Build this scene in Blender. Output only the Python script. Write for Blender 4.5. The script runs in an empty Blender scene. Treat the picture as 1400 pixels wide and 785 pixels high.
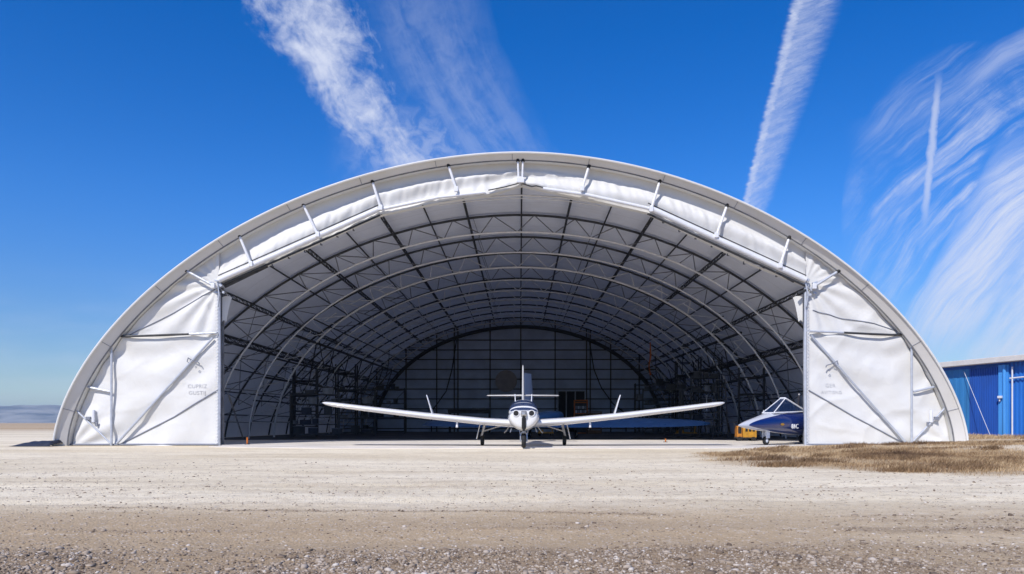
import bpy, math, random
import numpy as np
from mathutils import Vector, noise, Matrix

random.seed(7)
rng = np.random.default_rng(11)
scene = bpy.context.scene
COL = scene.collection
R = math.radians

# ------------------------------------------------------------------ camera
CAM_Z = 0.70
cd = bpy.data.cameras.new("camera")
cam = bpy.data.objects.new("camera", cd)
COL.objects.link(cam)
cam.location = (0, 0, CAM_Z)
cam.rotation_euler = (R(90), 0, 0)
cd.sensor_width = 36.0
cd.lens = 25.71
cd.shift_x = -0.00786
cd.shift_y = 0.1325
cd.clip_start = 0.1
cd.clip_end = 30000
scene.camera = cam

# ------------------------------------------------------------------ view / render
scene.render.engine = 'CYCLES'
vs = scene.view_settings
vs.view_transform = 'Standard'
vs.look = 'None'
vs.gamma = 1.0
vs.use_curve_mapping = False
vs.exposure = 0.0
cy = scene.cycles
cy.use_denoising = True
cy.max_bounces = 8
cy.diffuse_bounces = 5
cy.transparent_max_bounces = 16
cy.volume_bounces = 0
cy.sample_clamp_indirect = 6.0

# ------------------------------------------------------------------ sun
SUN_EL, SUN_AZ = 44.0, 27.0            # azimuth: degrees left of straight behind the camera
ts = Vector((-math.sin(R(SUN_AZ)) * math.cos(R(SUN_EL)), -math.cos(R(SUN_AZ)) * math.cos(R(SUN_EL)), math.sin(R(SUN_EL))))
sl = bpy.data.lights.new("sun", 'SUN')
sl.energy = 4.4
sl.angle = R(0.53)
sl.color = (1.0, 0.955, 0.90)
so = bpy.data.objects.new("sun", sl)
COL.objects.link(so)
so.rotation_euler = ts.to_track_quat('Z', 'Y').to_euler()
so.location = (-20, -40, 40)

# ------------------------------------------------------------------ node expression helper
class E:
    def __init__(s, nt, v):
        s.nt, s.v = nt, v
    def _m(s, op, *a, clamp=False):
        n = s.nt.nodes.new('ShaderNodeMath'); n.operation = op; n.use_clamp = clamp
        for i, x in enumerate((s,) + a):
            x = x.v if isinstance(x, E) else x
            if isinstance(x, (int, float)): n.inputs[i].default_value = x
            else: s.nt.links.new(x, n.inputs[i])
        return E(s.nt, n.outputs[0])
    def __add__(s, o): return s._m('ADD', o)
    __radd__ = __add__
    def __sub__(s, o): return s._m('SUBTRACT', o)
    def __rsub__(s, o): return s._m('MULTIPLY_ADD', -1.0, o)
    def __mul__(s, o): return s._m('MULTIPLY', o)
    __rmul__ = __mul__
    def __truediv__(s, o): return s._m('DIVIDE', o)
    def mad(s, a, b): return s._m('MULTIPLY_ADD', a, b)
    def clamp(s): return s._m('ADD', 0.0, clamp=True)
    def sin(s): return s._m('SINE')
    def pow(s, p): return s._m('POWER', p)
    def gt(s, p): return s._m('GREATER_THAN', p)
    def lt(s, p): return s._m('LESS_THAN', p)
    def abs(s): return s._m('ABSOLUTE')
    def max(s, p): return s._m('MAXIMUM', p)
    def min(s, p): return s._m('MINIMUM', p)
    def ss(s, a, b, lo=0.0, hi=1.0):
        n = s.nt.nodes.new('ShaderNodeMapRange'); n.interpolation_type = 'SMOOTHSTEP'
        s.nt.links.new(s.v, n.inputs[0])
        for i, x in zip((1, 2, 3, 4), (a, b, lo, hi)): n.inputs[i].default_value = x
        return E(s.nt, n.outputs[0])

def comb(nt, x, y, z=0.0):
    n = nt.nodes.new('ShaderNodeCombineXYZ')
    for i, a in enumerate((x, y, z)):
        if isinstance(a, E): nt.links.new(a.v, n.inputs[i])
        else: n.inputs[i].default_value = a
    return n.outputs[0]

def fbm(nt, vec, scale, detail=4, rough=0.55, dist=0.0):
    n = nt.nodes.new('ShaderNodeTexNoise')
    n.inputs['Scale'].default_value = scale
    n.inputs['Detail'].default_value = detail
    n.inputs['Roughness'].default_value = rough
    n.inputs['Distortion'].default_value = dist
    nt.links.new(vec, n.inputs['Vector'])
    return E(nt, n.outputs['Fac'])

def mixcol(nt, f, a, b, mode='MIX'):
    n = nt.nodes.new('ShaderNodeMix'); n.data_type = 'RGBA'; n.blend_type = mode
    for s_, x in ((n.inputs[0], f), (n.inputs[6], a), (n.inputs[7], b)):
        if isinstance(x, E): nt.links.new(x.v, s_)
        elif isinstance(x, (tuple, list)): s_.default_value = (*x[:3], 1)
        elif isinstance(x, (int, float)): s_.default_value = x
        else: nt.links.new(x, s_)
    return n.outputs[2]

# ------------------------------------------------------------------ sky (Nishita + high cirrus and contrails by direction)
world = bpy.data.worlds.new("World")
scene.world = world
world.use_nodes = True
nt = world.node_tree
nt.nodes.clear()
wo = nt.nodes.new('ShaderNodeOutputWorld')
bg = nt.nodes.new('ShaderNodeBackground')
nt.links.new(bg.outputs[0], wo.inputs[0])
sky = nt.nodes.new('ShaderNodeTexSky')
sky.sky_type = 'NISHITA'
sky.sun_disc = False
sky.sun_elevation = R(SUN_EL)
sky.sun_rotation = R(180 + SUN_AZ)
sky.altitude = 1200
sky.air_density = 1.0
sky.dust_density = 0.45
sky.ozone_density = 3.0
SKY_STRENGTH = 0.10
bg.inputs[1].default_value = SKY_STRENGTH
tc = nt.nodes.new('ShaderNodeTexCoord')
sp = nt.nodes.new('ShaderNodeSeparateXYZ')
nt.links.new(tc.outputs['Generated'], sp.inputs[0])
dx, dy, dz = (E(nt, sp.outputs[i]) for i in range(3))
front = dy.ss(0.12, 0.3)
dyc = dy.max(0.05)
P = (dx / dyc).mad(1000.0, 711.0)      # tangent of the bearing, in milliradians from the hangar axis
Q = (dz / dyc).mad(-1000.0, 578.0)
# cirrus band over the hangar
n_warp = fbm(nt, comb(nt, P * 0.01, Q * 0.01, 3.0), 1.1, 3)
wP = P + (n_warp - 0.5) * 60.0
c1 = Q * Q * 0.0011 + Q * 0.42 + 408.0
d1 = (wP - c1) / (Q.mad(-0.14, 82.0).max(35.0))
al = P * 0.80 + Q * -0.60               # across the band
lo = P * 0.60 + Q * 0.80                # along the band
nA = fbm(nt, comb(nt, al * 0.016, lo * 0.0075, 1.0), 1.5, 8, 0.62, 0.4)
nB = fbm(nt, comb(nt, P * 0.03, Q * 0.03, 5.0), 1.6, 6, 0.62, 0.5)
m1 = (1.0 - d1 * d1).max(-1.5)
c_1 = ((m1 * 0.62) + (nA - 0.5) * 2.0 + (nB - 0.5) * 0.8).ss(0.0, 1.15, 0.0, 0.92) * Q.ss(262, 215)
# faint veil right of it
c2 = Q * Q * 0.0012 + Q * 0.22 + 575.0
d2 = (P + (n_warp - 0.5) * 35.0 - c2) / 98.0
q2 = P - Q * Q * 0.0012 - Q * 0.22
nC = fbm(nt, comb(nt, q2 * 0.018, Q * 0.004, 2.0), 1.6, 6, 0.6, 0.35)
c_2 = ((1.0 - d2 * d2).max(0.0)) * (nC * 0.7 + nB * 0.3).ss(0.34, 0.66, 0.04, 0.25) * Q.ss(-60, 120, 0.55, 1.0)
c_2b = Q.ss(285, 200) * (((P - 560.0) / 120.0).abs()).ss(1.0, 0.2) * Q.ss(110, 200) * nB.ss(0.35, 0.65, 0.1, 0.35)
# broad contrail
L = Q * -0.245 + 1082.0
Wd = Q * -0.115 + 73.0
rag = (fbm(nt, comb(nt, P * 0.02, Q * 0.10, 4.0), 2.2, 4, 0.6) - 0.5)
t = (P - L) / Wd.max(20.0) + rag * 0.22
comb_ = fbm(nt, comb(nt, t * 1.6, Q * 0.085 + t * 2.4, 1.0), 1.6, 5, 0.68, 0.3)
body = t.ss(-0.04, 0.10) * t.ss(1.05, 0.60)
core = ((t - 0.13) * 9.0); core = (1.0 - core * core).max(0.0) * nB.ss(0.3, 0.6, 0.4, 1.0)
c_3 = body * (comb_.ss(0.28, 0.74, 0.20, 0.52) + t.ss(0.9, 0.1, -0.06, 0.08)) + core * 0.28
# fan of wisps to the right
nW = fbm(nt, comb(nt, P * 0.006, Q * 0.006, 9.0), 1.2, 2)
wx = P + (nW - 0.5) * 40.0
wy = Q + (fbm(nt, comb(nt, P * 0.006, Q * 0.006, 14.0), 1.2, 2) - 0.5) * 40.0
rx_, ry_ = (wx - 1680.0), (wy - 700.0)
aR = (rx_ * rx_ + ry_ * ry_ * 0.9)._m('SQRT')
bR = ry_._m('ARCTAN2', rx_)
nD = fbm(nt, comb(nt, aR * 0.030, bR * 1.5, 6.0), 1.25, 9, 0.70, 0.12)
e1 = (P - 1340.0) / 190.0
e2 = (Q - 300.0) / 245.0
mR = (1.0 - e1 * e1 - e2 * e2).max(0.0).pow(0.55)
nE = fbm(nt, comb(nt, aR * 0.011, bR * 3.0, 16.0), 1.3, 8, 0.66, 0.5)
nF = fbm(nt, comb(nt, aR * 0.075, bR * 2.2, 26.0), 1.2, 8, 0.75, 0.2)
c_4 = mR * ((nD * 0.55 + nF * 0.45).ss(0.40, 0.66, 0.0, 0.85)) * nE.ss(0.34, 0.62, 0.12, 1.0)
f1 = (P + Q * 0.22 - 1545.0 + (nW - 0.5) * 120.0) / 120.0
f2 = (Q - 505.0) / 240.0
c_5 = ((1.25 - f1 * f1 - f2 * f2).clamp()).pow(0.7) * (nD * 0.3 + nF * 0.4 + nE * 0.3).ss(0.34, 0.58, 0.22, 0.82) * P.ss(1200, 1290)
edge = P - (Q * -0.52 + 1525.0)                 # dense band rising to the right
c_5b = (edge / 62.0); c_5b = (1.0 - c_5b * c_5b).max(0.0).pow(0.6) * (nD * 0.35 + nF * 0.65).ss(0.34, 0.60, 0.30, 0.92) * Q.ss(520, 420) * Q.ss(150, 260)
g1 = (P - (Q * -0.10 + 1294.0) + (nB - 0.5) * 10.0) / 7.0
c_6 = (1.0 - g1 * g1).max(0.0) * Q.ss(85, 150) * Q.ss(345, 250) * 0.6
h1 = (Q + P * 0.52 - 795.0 + (nW - 0.5) * 40.0) / 26.0
c_7 = (1.0 - h1 * h1).max(0.0) * nD.ss(0.35, 0.7, 0.05, 0.40) * P.ss(1150, 1230)
# low pale streaks near the left horizon
c_8 = Q.ss(330, 540, 0.0, 0.16) * fbm(nt, comb(nt, P * 0.004, Q * 0.02, 2.0), 1.5, 3).ss(0.35, 0.75)
cl = (c_1.max(c_2).max(c_2b).max(c_3 * 0.86)).max((c_4.max(c_5b)) * 0.95).max(c_5).max(c_6).max(c_7).max(c_8).clamp() * front
hsv = nt.nodes.new('ShaderNodeHueSaturation')
hsv.inputs['Saturation'].default_value = 1.42
hsv.inputs['Hue'].default_value = 0.514
nt.links.new(dz.ss(0.0, 0.30, 1.0, 1.68).v, hsv.inputs['Value'])   # clearer, deeper air overhead than a standard atmosphere
nt.links.new(sky.outputs[0], hsv.inputs['Color'])
k = 1.0 / SKY_STRENGTH
out = mixcol(nt, cl, hsv.outputs[0], (0.74 * k, 0.79 * k, 0.95 * k))
nt.links.new(out, bg.inputs[0])

# ------------------------------------------------------------------ object helpers
def tag(o, label=None, cat=None, group=None, kind=None):
    if label: o['label'] = label
    if cat: o['category'] = cat
    if group: o['group'] = group
    if kind: o['kind'] = kind
    return o

def empty(name, loc=(0, 0, 0), rz=0.0, label=None, cat=None, group=None):
    o = bpy.data.objects.new(name, None)
    COL.objects.link(o)
    o.location = loc
    o.rotation_euler = (0, 0, rz)
    o.empty_display_size = 0.2
    return tag(o, label, cat, group)

def copy_tree(o, parent=None):
    c = o.copy(); COL.objects.link(c); c.parent = parent
    for ch in [x for x in bpy.data.objects if x.parent == o]:
        copy_tree(ch, c)
    return c

class MB:
    """collects vertices and faces, then links them as ONE mesh object"""
    def __init__(s):
        s.v, s.f, s.m = [], [], []
        s.mat = 0
    def add(s, vs_, fs_):
        b = len(s.v)
        s.v.extend([tuple(p) for p in vs_])
        s.f.extend([tuple(b + i for i in f) for f in fs_])
        s.m.extend([s.mat] * len(fs_))
        return s
    def box(s, c, d, rz=0.0, M_=None):
        hx, hy, hz = d[0] / 2, d[1] / 2, d[2] / 2
        ca, sa = math.cos(rz), math.sin(rz)
        pts = []
        for x in (-hx, hx):
            for y in (-hy, hy):
                for z in (-hz, hz):
                    if M_: q = M_ @ Vector((x, y, z)); pts.append((c[0] + q.x, c[1] + q.y, c[2] + q.z))
                    else: pts.append((c[0] + x * ca - y * sa, c[1] + x * sa + y * ca, c[2] + z))
        return s.add(pts, [(0, 1, 3, 2), (4, 6, 7, 5), (0, 4, 5, 1), (2, 3, 7, 6), (0, 2, 6, 4), (1, 5, 7, 3)])
    def tube(s, pts, r, n=8, cap=True, closed=False):
        pts = [Vector(p) for p in pts]
        rings = []
        N = len(pts)
        up = None
        for i, p in enumerate(pts):
            if closed: d = (pts[(i + 1) % N] - pts[i - 1])
            else: d = (pts[min(i + 1, N - 1)] - pts[max(i - 1, 0)])
            d.normalize()
            if up is None:
                a = Vector((0, 0, 1)) if abs(d.z) < 0.9 else Vector((1, 0, 0))
                u = d.cross(a).normalized()
            else:
                u = (up - d * up.dot(d)).normalized()
            up = u
            w = d.cross(u)
            rr = r[i] if isinstance(r, (list, tuple)) else r
            rings.append([p + (u * math.cos(2 * math.pi * k_ / n) + w * math.sin(2 * math.pi * k_ / n)) * rr for k_ in range(n)])
        vs_ = [q for g in rings for q in g]
        fs_ = []
        for i in range(N if closed else N - 1):
            j = (i + 1) % N
            for k_ in range(n):
                k2 = (k_ + 1) % n
                fs_.append((i * n + k_, i * n + k2, j * n + k2, j * n + k_))
        if cap and not closed:
            fs_.append(tuple(reversed(range(n)))); fs_.append(tuple((N - 1) * n + k_ for k_ in range(n)))
        return s.add(vs_, fs_)
    def loft(s, rings, cap=True):
        n = len(rings[0])
        vs_ = [q for g in rings for q in g]
        fs_ = []
        for i in range(len(rings) - 1):
            for k_ in range(n):
                k2 = (k_ + 1) % n
                fs_.append((i * n + k_, (i + 1) * n + k_, (i + 1) * n + k2, i * n + k2))
        if cap:
            fs_.append(tuple(range(n))); fs_.append(tuple(reversed([(len(rings) - 1) * n + k_ for k_ in range(n)])))
        return s.add(vs_, fs_)
    def grid(s, P_):
        nr, nc = len(P_), len(P_[0])
        return s.add([q for row in P_ for q in row],
                     [(i * nc + j, i * nc + j + 1, (i + 1) * nc + j + 1, (i + 1) * nc + j) for i in range(nr - 1) for j in range(nc - 1)])
    def build(s, name, mats, parent=None, smooth=False, bevel=0.0, sharp=35):
        me = bpy.data.meshes.new(name)
        me.from_pydata(s.v, [], s.f)
        if not isinstance(mats, (list, tuple)): mats = [mats]
        for m_ in mats: me.materials.append(m_)
        if max(s.m, default=0) > 0: me.polygons.foreach_set('material_index', s.m)
        me.update()
        if smooth:
            me.polygons.foreach_set('use_smooth', [True] * len(me.polygons))
            me.set_sharp_from_angle(angle=R(sharp))
        o = bpy.data.objects.new(name, me)
        COL.objects.link(o)
        o.parent = parent
        if bevel:
            b = o.modifiers.new('bevel', 'BEVEL'); b.width = bevel; b.segments = 2; b.limit_method = 'ANGLE'; b.angle_limit = R(40)
        return o

def at(px_, py_, Y):
    """bearing and height seen on the photograph, taken to a real distance Y in metres"""
    return Vector(((px_ - 711) / 1000 * Y, Y, CAM_Z + (578 - py_) / 1000 * Y))

# ------------------------------------------------------------------ materials
def mat(name, col, rough=0.6, metal=0.0, var=0.0, scale=3.0, bump=0.0, bscale=20.0, stretch=(1, 1, 1), spec=0.5, var2=None, coat=0.0):
    m = bpy.data.materials.new(name); m.use_nodes = True
    n = m.node_tree; b = n.nodes['Principled BSDF']
    b.inputs['Roughness'].default_value = rough
    b.inputs['Metallic'].default_value = metal
    b.inputs['Specular IOR Level'].default_value = spec
    if coat: b.inputs['Coat Weight'].default_value = coat; b.inputs['Coat Roughness'].default_value = 0.08
    b.inputs['Base Color'].default_value = (*col, 1)
    t_ = n.nodes.new('ShaderNodeTexCoord')
    mp = n.nodes.new('ShaderNodeMapping'); mp.inputs['Scale'].default_value = stretch
    n.links.new(t_.outputs['Object'], mp.inputs[0])
    if var:
        f = fbm(n, mp.outputs[0], scale, 6, 0.6)
        c2_ = var2 if var2 else tuple(c * (1 - var) for c in col)
        o_ = mixcol(n, f.ss(0.3, 0.72), col, c2_)
        n.links.new(o_, b.inputs['Base Color'])
        rr = f.ss(0.3, 0.7, max(0.02, rough - 0.08), min(1, rough + 0.1))
        n.links.new(rr.v, b.inputs['Roughness'])
    if bump:
        f = fbm(n, mp.outputs[0], bscale, 5, 0.6)
        bn = n.nodes.new('ShaderNodeBump'); bn.inputs['Strength'].default_value = bump; bn.inputs['Distance'].default_value = 0.02
        n.links.new(f.v, bn.inputs['Height']); n.links.new(bn.outputs[0], b.inputs['Normal'])
    return m

def fabric_mat(name, col, trans, bump=0.25, var=0.06, seams=False, transcol=None):
    m = bpy.data.materials.new(name); m.use_nodes = True
    n = m.node_tree; b = n.nodes['Principled BSDF']; o_ = n.nodes['Material Output']
    b.inputs['Roughness'].default_value = 0.55
    b.inputs['Specular IOR Level'].default_value = 0.25
    t_ = n.nodes.new('ShaderNodeTexCoord')
    f = fbm(n, t_.outputs['Object'], 0.9, 7, 0.65)
    g = fbm(n, t_.outputs['Object'], 9.0, 5, 0.7)
    c = mixcol(n, f.ss(0.35, 0.75) * 0.8 + g.ss(0.55, 0.8) * 0.2, col, tuple(x * (1 - var) * y for x, y in zip(col, (1, 0.985, 0.95))))
    if seams:
        s_ = n.nodes.new('ShaderNodeSeparateXYZ'); n.links.new(t_.outputs['Object'], s_.inputs[0])
        yy = E(n, s_.outputs[1]); xx = E(n, s_.outputs[0])
        line = ((yy - 0.3) / 1.55)._m('FRACT').lt(0.02)
        c = mixcol(n, line * 0.35, c, tuple(x * 0.45 for x in col))
    n.links.new(c, b.inputs['Base Color'])
    w = n.nodes.new('ShaderNodeBump'); w.inputs['Strength'].default_value = bump; w.inputs['Distance'].default_value = 0.05
    h = fbm(n, t_.outputs['Object'], 2.6, 6, 0.55, 0.6)
    n.links.new(h.v, w.inputs['Height']); n.links.new(w.outputs[0], b.inputs['Normal'])
    if trans:
        tr = n.nodes.new('ShaderNodeBsdfTranslucent'); tr.inputs[0].default_value = (*(transcol or col), 1)
        n.links.new(w.outputs[0], tr.inputs['Normal'])
        mx = n.nodes.new('ShaderNodeMixShader'); mx.inputs[0].default_value = trans
        n.links.new(b.outputs[0], mx.inputs[1]); n.links.new(tr.outputs[0], mx.inputs[2]); n.links.new(mx.outputs[0], o_.inputs[0])
    return m

def glass_mat(name, tint, rough=0.03, opacity=0.6):
    m = bpy.data.materials.new(name); m.use_nodes = True
    n = m.node_tree; b = n.nodes['Principled BSDF']; o_ = n.nodes['Material Output']
    b.inputs['Base Color'].default_value = (*tint, 1); b.inputs['Roughness'].default_value = rough
    b.inputs['Specular IOR Level'].default_value = 0.9
    t_ = n.nodes.new('ShaderNodeBsdfTransparent'); t_.inputs[0].default_value = (0.65, 0.72, 0.8, 1)
    mx = n.nodes.new('ShaderNodeMixShader'); mx.inputs[0].default_value = opacity
    n.links.new(t_.outputs[0], mx.inputs[1]); n.links.new(b.outputs[0], mx.inputs[2]); n.links.new(mx.outputs[0], o_.inputs[0])
    return m

M_cover = fabric_mat('cover_fabric', (0.74, 0.76, 0.80), 0.045, 0.3, 0.10, seams=True, transcol=(0.42, 0.50, 0.72))
M_white = fabric_mat('white_tarpaulin', (0.70, 0.695, 0.675), 0.04, 0.35, 0.06)
M_fascia = fabric_mat('rim_fabric', (0.62, 0.605, 0.585), 0.02, 0.12, 0.08)
M_tube = mat('galvanised_tube', (0.74, 0.74, 0.75), 0.45, 0.15, 0.15, 6.0)
M_dark = mat('dark_steel', (0.035, 0.037, 0.042), 0.6, 0.0, 0.4, 5.0)
M_mid = mat('weathered_steel', (0.20, 0.205, 0.22), 0.5, 0.2, 0.4, 5.0)
M_wtube = mat('white_painted_tube', (0.74, 0.75, 0.78), 0.4, 0.0, 0.12, 8.0)
M_grey = mat('grey_strap', (0.22, 0.235, 0.28), 0.8, 0.0, 0.2, 20.0)
M_gtube = mat('zinc_pole', (0.50, 0.53, 0.59), 0.45, 0.2, 0.2, 8.0)
M_black = mat('black_rubber', (0.012, 0.012, 0.013), 0.75, 0.0, 0.3, 12.0)
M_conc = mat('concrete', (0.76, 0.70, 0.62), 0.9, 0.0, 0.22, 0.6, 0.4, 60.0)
M_floor = mat('shade_dark_floor', (0.055, 0.058, 0.07), 0.65, 0.0, 0.35, 0.5, 0.1, 40.0)  # floor colour darkened to carry the shade inside the hangar
M_wall = mat('back_wall_panel', (0.58, 0.68, 0.86), 0.6, 0.0, 0.25, 0.7)
M_paint = mat('white_aircraft_paint', (0.74, 0.74, 0.74), 0.22, 0.0, 0.05, 2.0, coat=0.5)
M_chrome = mat('bare_metal', (0.5, 0.5, 0.5), 0.35, 0.55, 0.2, 9.0)
M_yellow = mat('yellow_paint', (0.55, 0.27, 0.02), 0.5, 0.0, 0.35, 6.0)
M_orange = mat('orange_paint', (0.62, 0.17, 0.02), 0.6, 0.0, 0.3, 10.0)
M_text = mat('faded_print', (0.56, 0.565, 0.58), 0.8)
M_textw = mat('white_lettering', (0.8, 0.8, 0.8), 0.5)
M_glass = glass_mat('tinted_glass', (0.01, 0.03, 0.10), 0.03, 0.8)
M_navy = mat('navy_tarp', (0.018, 0.026, 0.05), 0.7, 0.0, 0.3, 8.0, 0.4, 12)
M_beige = mat('beige_disc_paint', (0.40, 0.36, 0.34), 0.7, 0, 0.2, 3)

# ------------------------------------------------------------------ ground
GRASS = [(3.0, 14.4), (3.1, 13.0), (3.6, 11.8), (4.2, 10.9), (5.2, 9.8), (6.3, 9.2), (10, 8.4), (26, 8.0), (26, 20.4), (9.0, 20.3), (7.0, 19.2), (5.5, 18.2), (4.0, 16.6)]
GRASS2 = [(14.2, 20.2), (27, 20.2), (27, 40), (14.2, 40)]
def poly_dist(P0, X, Y):
    """signed distance, positive inside"""
    n = len(P0); inside = np.zeros(X.shape, bool); d = np.full(X.shape, 1e9)
    for i in range(n):
        x0, y0 = P0[i]; x1, y1 = P0[(i + 1) % n]
        ex, ey = x1 - x0, y1 - y0
        t_ = np.clip(((X - x0) * ex + (Y - y0) * ey) / (ex * ex + ey * ey), 0, 1)
        d = np.minimum(d, np.hypot(X - x0 - t_ * ex, Y - y0 - t_ * ey))
        c = ((y0 > Y) != (y1 > Y)) & (X < (x1 - x0) * (Y - y0) / (y1 - y0 + 1e-12) + x0)
        inside ^= c
    return np.where(inside, d, -d)
def sst(a, b, x):
    t_ = np.clip((x - a) / (b - a), 0, 1); return t_ * t_ * (3 - 2 * t_)
_ph = rng.uniform(0, 6.28, (70,)); _an = rng.uniform(0, 3.14159, (70,))
def wob(X, Y, f, n0=0, k_=8, sx=1.0):
    s_ = np.zeros(X.shape)
    for i in range(k_):
        a = _an[n0 + i]; ff = f * (0.6 + 0.25 * i)
        s_ += np.sin((X * sx * math.cos(a) + Y * math.sin(a)) * ff + _ph[n0 + i] + 1.3 * np.sin((X * sx * math.sin(a) - Y * math.cos(a)) * ff * 0.7)) / (1 + 0.35 * i)
    return s_ / 3.0
def mound(X, Y):
    h = 0.24 * sst(3.0, 11.5, X) * sst(8.6, 15.5, Y) * (1 - sst(17.0, 20.6, Y) * (1 - sst(14.0, 15.5, X) * 0.6))
    return h * (1 + 0.22 * wob(X, Y, 0.9, 3) + 0.10 * wob(X, Y, 3.0, 13))
def bands(X, Y):
    """ridges of loose stones left by traffic, roughly across the view"""
    w = 0.10 * wob(X, Y * 0.2, 0.8, 10)
    b = 0.95 * sst(4.25, 3.85, Y + w * 2.2 + 0.10 * wob(X, Y, 2.5, 28)) * (0.55 + 0.45 * sst(-0.45, 0.25, wob(X * 0.5, Y, 4.5, 30)))
    b = b + 0.62 * np.exp(-((Y - 5.62 - w * 3.6 + 0.05 * X) / (0.07 + 0.05 * wob(X, Y * 0, 2.2, 33) ** 2)) ** 2) * sst(-0.25, 0.45, wob(X, Y * 0.3, 1.9, 5))
    b = b + 0.50 * np.exp(-((Y - 4.75 - w * 1.5 - 0.02 * X) / 0.07) ** 2) * sst(2.2, -0.2, X) * sst(-0.7, 0.4, wob(X, Y, 1.4, 15))
    b = b + 0.65 * np.exp(-((Y - 4.65) / 0.18) ** 2) * sst(1.5, 2.4, X)
    b = b + 0.45 * np.exp(-((Y - 5.15 - 0.1 * w) / 0.25) ** 2) * sst(1.9, 3.0, X)
    b = b + 0.5 * np.exp(-((Y - 5.0) / 0.13) ** 2 - ((X - 0.35) / 0.22) ** 2)
    return np.clip(b, 0, 1.2)
def ground_h(X, Y):
    near = sst(60, 14, np.hypot(X, Y))
    h = near * (0.012 * wob(X, Y, 1.3, 0) + 0.006 * wob(X, Y, 5.0, 8) + 0.012 * wob(X * 0.25, Y, 3.2, 20))
    h = h * sst(20.2, 18.6, Y) + bands(X, Y) * 0.014 * (1 + 0.9 * wob(X, Y, 14.0, 6))
    h = h - 0.018 * sst(12, 7, Y) * (np.exp(-((Y - 6.6 - 0.03 * X) / 0.16) ** 2) + np.exp(-((Y - 8.2 - 0.03 * X) / 0.2) ** 2)) * (1 + 0.3 * wob(X, Y, 9.0, 34))
    lane = np.exp(-((Y - 5.15) / 0.28) ** 2) + 0.8 * np.exp(-((Y - 4.35) / 0.2) ** 2)
    h = h - 0.010 * lane * sst(2.2, 1.2, np.abs(X))
    h = h + mound(X, Y)
    return h

def axis(fine_a, fine_b, step, lo_, hi_, grow=1.13):
    a = list(np.arange(fine_a, fine_b, step)); s_ = step
    while a[-1] < hi_: s_ *= grow; a.append(a[-1] + s_)
    s_ = step
    while a[0] > lo_: s_ *= grow; a.insert(0, a[0] - s_)
    return np.array(a)
gx = axis(-6.0, 13.0, 0.07, -6500, 6500, 1.12)
gy = axis(2.2, 20.5, 0.05, -6500, 6500, 1.12)
GX, GY = np.meshgrid(gx, gy)
GZ = ground_h(GX, GY)
gd = np.maximum(poly_dist(GRASS, GX, GY), poly_dist(GRASS2, GX, GY))
gmask = sst(-0.2, 0.7, gd + 0.22 * wob(GX, GY, 2.2, 12) + 0.35 * wob(GX, GY, 3.1, 40) - 0.1) * np.clip(0.75 + 0.5 * wob(GX, GY, 1.1, 36), 0.15, 1)
bmask = np.clip(bands(GX, GY), 0, 1)
me = bpy.data.meshes.new('ground')
nv = GX.size; nr, nc = GX.shape
me.vertices.add(nv)
me.vertices.foreach_set('co', np.stack([GX, GY, GZ], -1).ravel().astype(np.float32))
idx = (np.arange(nr - 1)[:, None] * nc + np.arange(nc - 1)[None, :])
quads = np.stack([idx, idx + 1, idx + nc + 1, idx + nc], -1).reshape(-1, 4)
me.loops.add(quads.size); me.loops.foreach_set('vertex_index', quads.ravel().astype(np.int32))
me.polygons.add(len(quads)); me.polygons.foreach_set('loop_start', (np.arange(len(quads)) * 4).astype(np.int32))
me.polygons.foreach_set('use_smooth', np.ones(len(quads), bool))
me.update(); me.validate()
for nm, arr in (('dry_grass', gmask), ('stony', bmask)):
    at_ = me.attributes.new(nm, 'FLOAT', 'POINT'); at_.data.foreach_set('value', arr.ravel().astype(np.float32))
M_ground = bpy.data.materials.new('gravel_ground'); M_ground.use_nodes = True
n = M_ground.node_tree; b = n.nodes['Principled BSDF']
b.inputs['Roughness'].default_value = 0.95; b.inputs['Specular IOR Level'].default_value = 0.15
tcg = n.nodes.new('ShaderNodeTexCoord'); OV = tcg.outputs['Object']
sg = n.nodes.new('ShaderNodeSeparateXYZ'); n.links.new(OV, sg.inputs[0])
sx_, sy_ = E(n, sg.outputs[0]), E(n, sg.outputs[1])
big = fbm(n, comb(n, sx_ * 0.12, sy_ * 0.45), 1.0, 5, 0.6)
med = fbm(n, comb(n, sx_ * 0.8, sy_ * 2.6), 1.0, 6, 0.65)
fine = fbm(n, OV, 38.0, 6, 0.75)
fine2 = fbm(n, OV, 9.0, 5, 0.7)
vor = n.nodes.new('ShaderNodeTexVoronoi'); vor.inputs['Scale'].default_value = 55.0; n.links.new(OV, vor.inputs['Vector'])
vc = n.nodes.new('ShaderNodeSeparateColor'); n.links.new(vor.outputs['Color'], vc.inputs[0])
vr = E(n, vc.outputs[0]); vd = E(n, vor.outputs['Distance'])
c = mixcol(n, big.ss(0.35, 0.68), (0.90, 0.785, 0.575), (0.74, 0.62, 0.42))
c = mixcol(n, med.ss(0.42, 0.75) * 0.50, c, (0.50, 0.39, 0.27))
strk = fbm(n, comb(n, sx_ * 0.35, sy_ * 3.4, 4.0), 1.0, 6, 0.7)
c = mixcol(n, strk.ss(0.52, 0.72) * sy_.ss(16, 7) * 0.55, c, (0.44, 0.33, 0.22))
lane1 = (sy_ + (med - 0.5) * 1.4 + (fbm(n, comb(n, sx_ * 0.5, 0.0, 8.0), 1.0, 3) - 0.5) * 1.6).ss(6.3, 4.9) * sx_.ss(3.0, 1.0)
c = mixcol(n, (sy_ + (med - 0.5) * 1.6).ss(7.0, 5.0) * 0.7, c, (0.49, 0.35, 0.195))
c = mixcol(n, lane1 * 0.6, c, (0.40, 0.28, 0.16))
far_ = sy_.ss(40, 90) * (fbm(n, comb(n, sx_ * 0.004, sy_ * 0.02), 1.0, 4).ss(0.25, 0.6, 0.45, 1.0))
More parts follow.
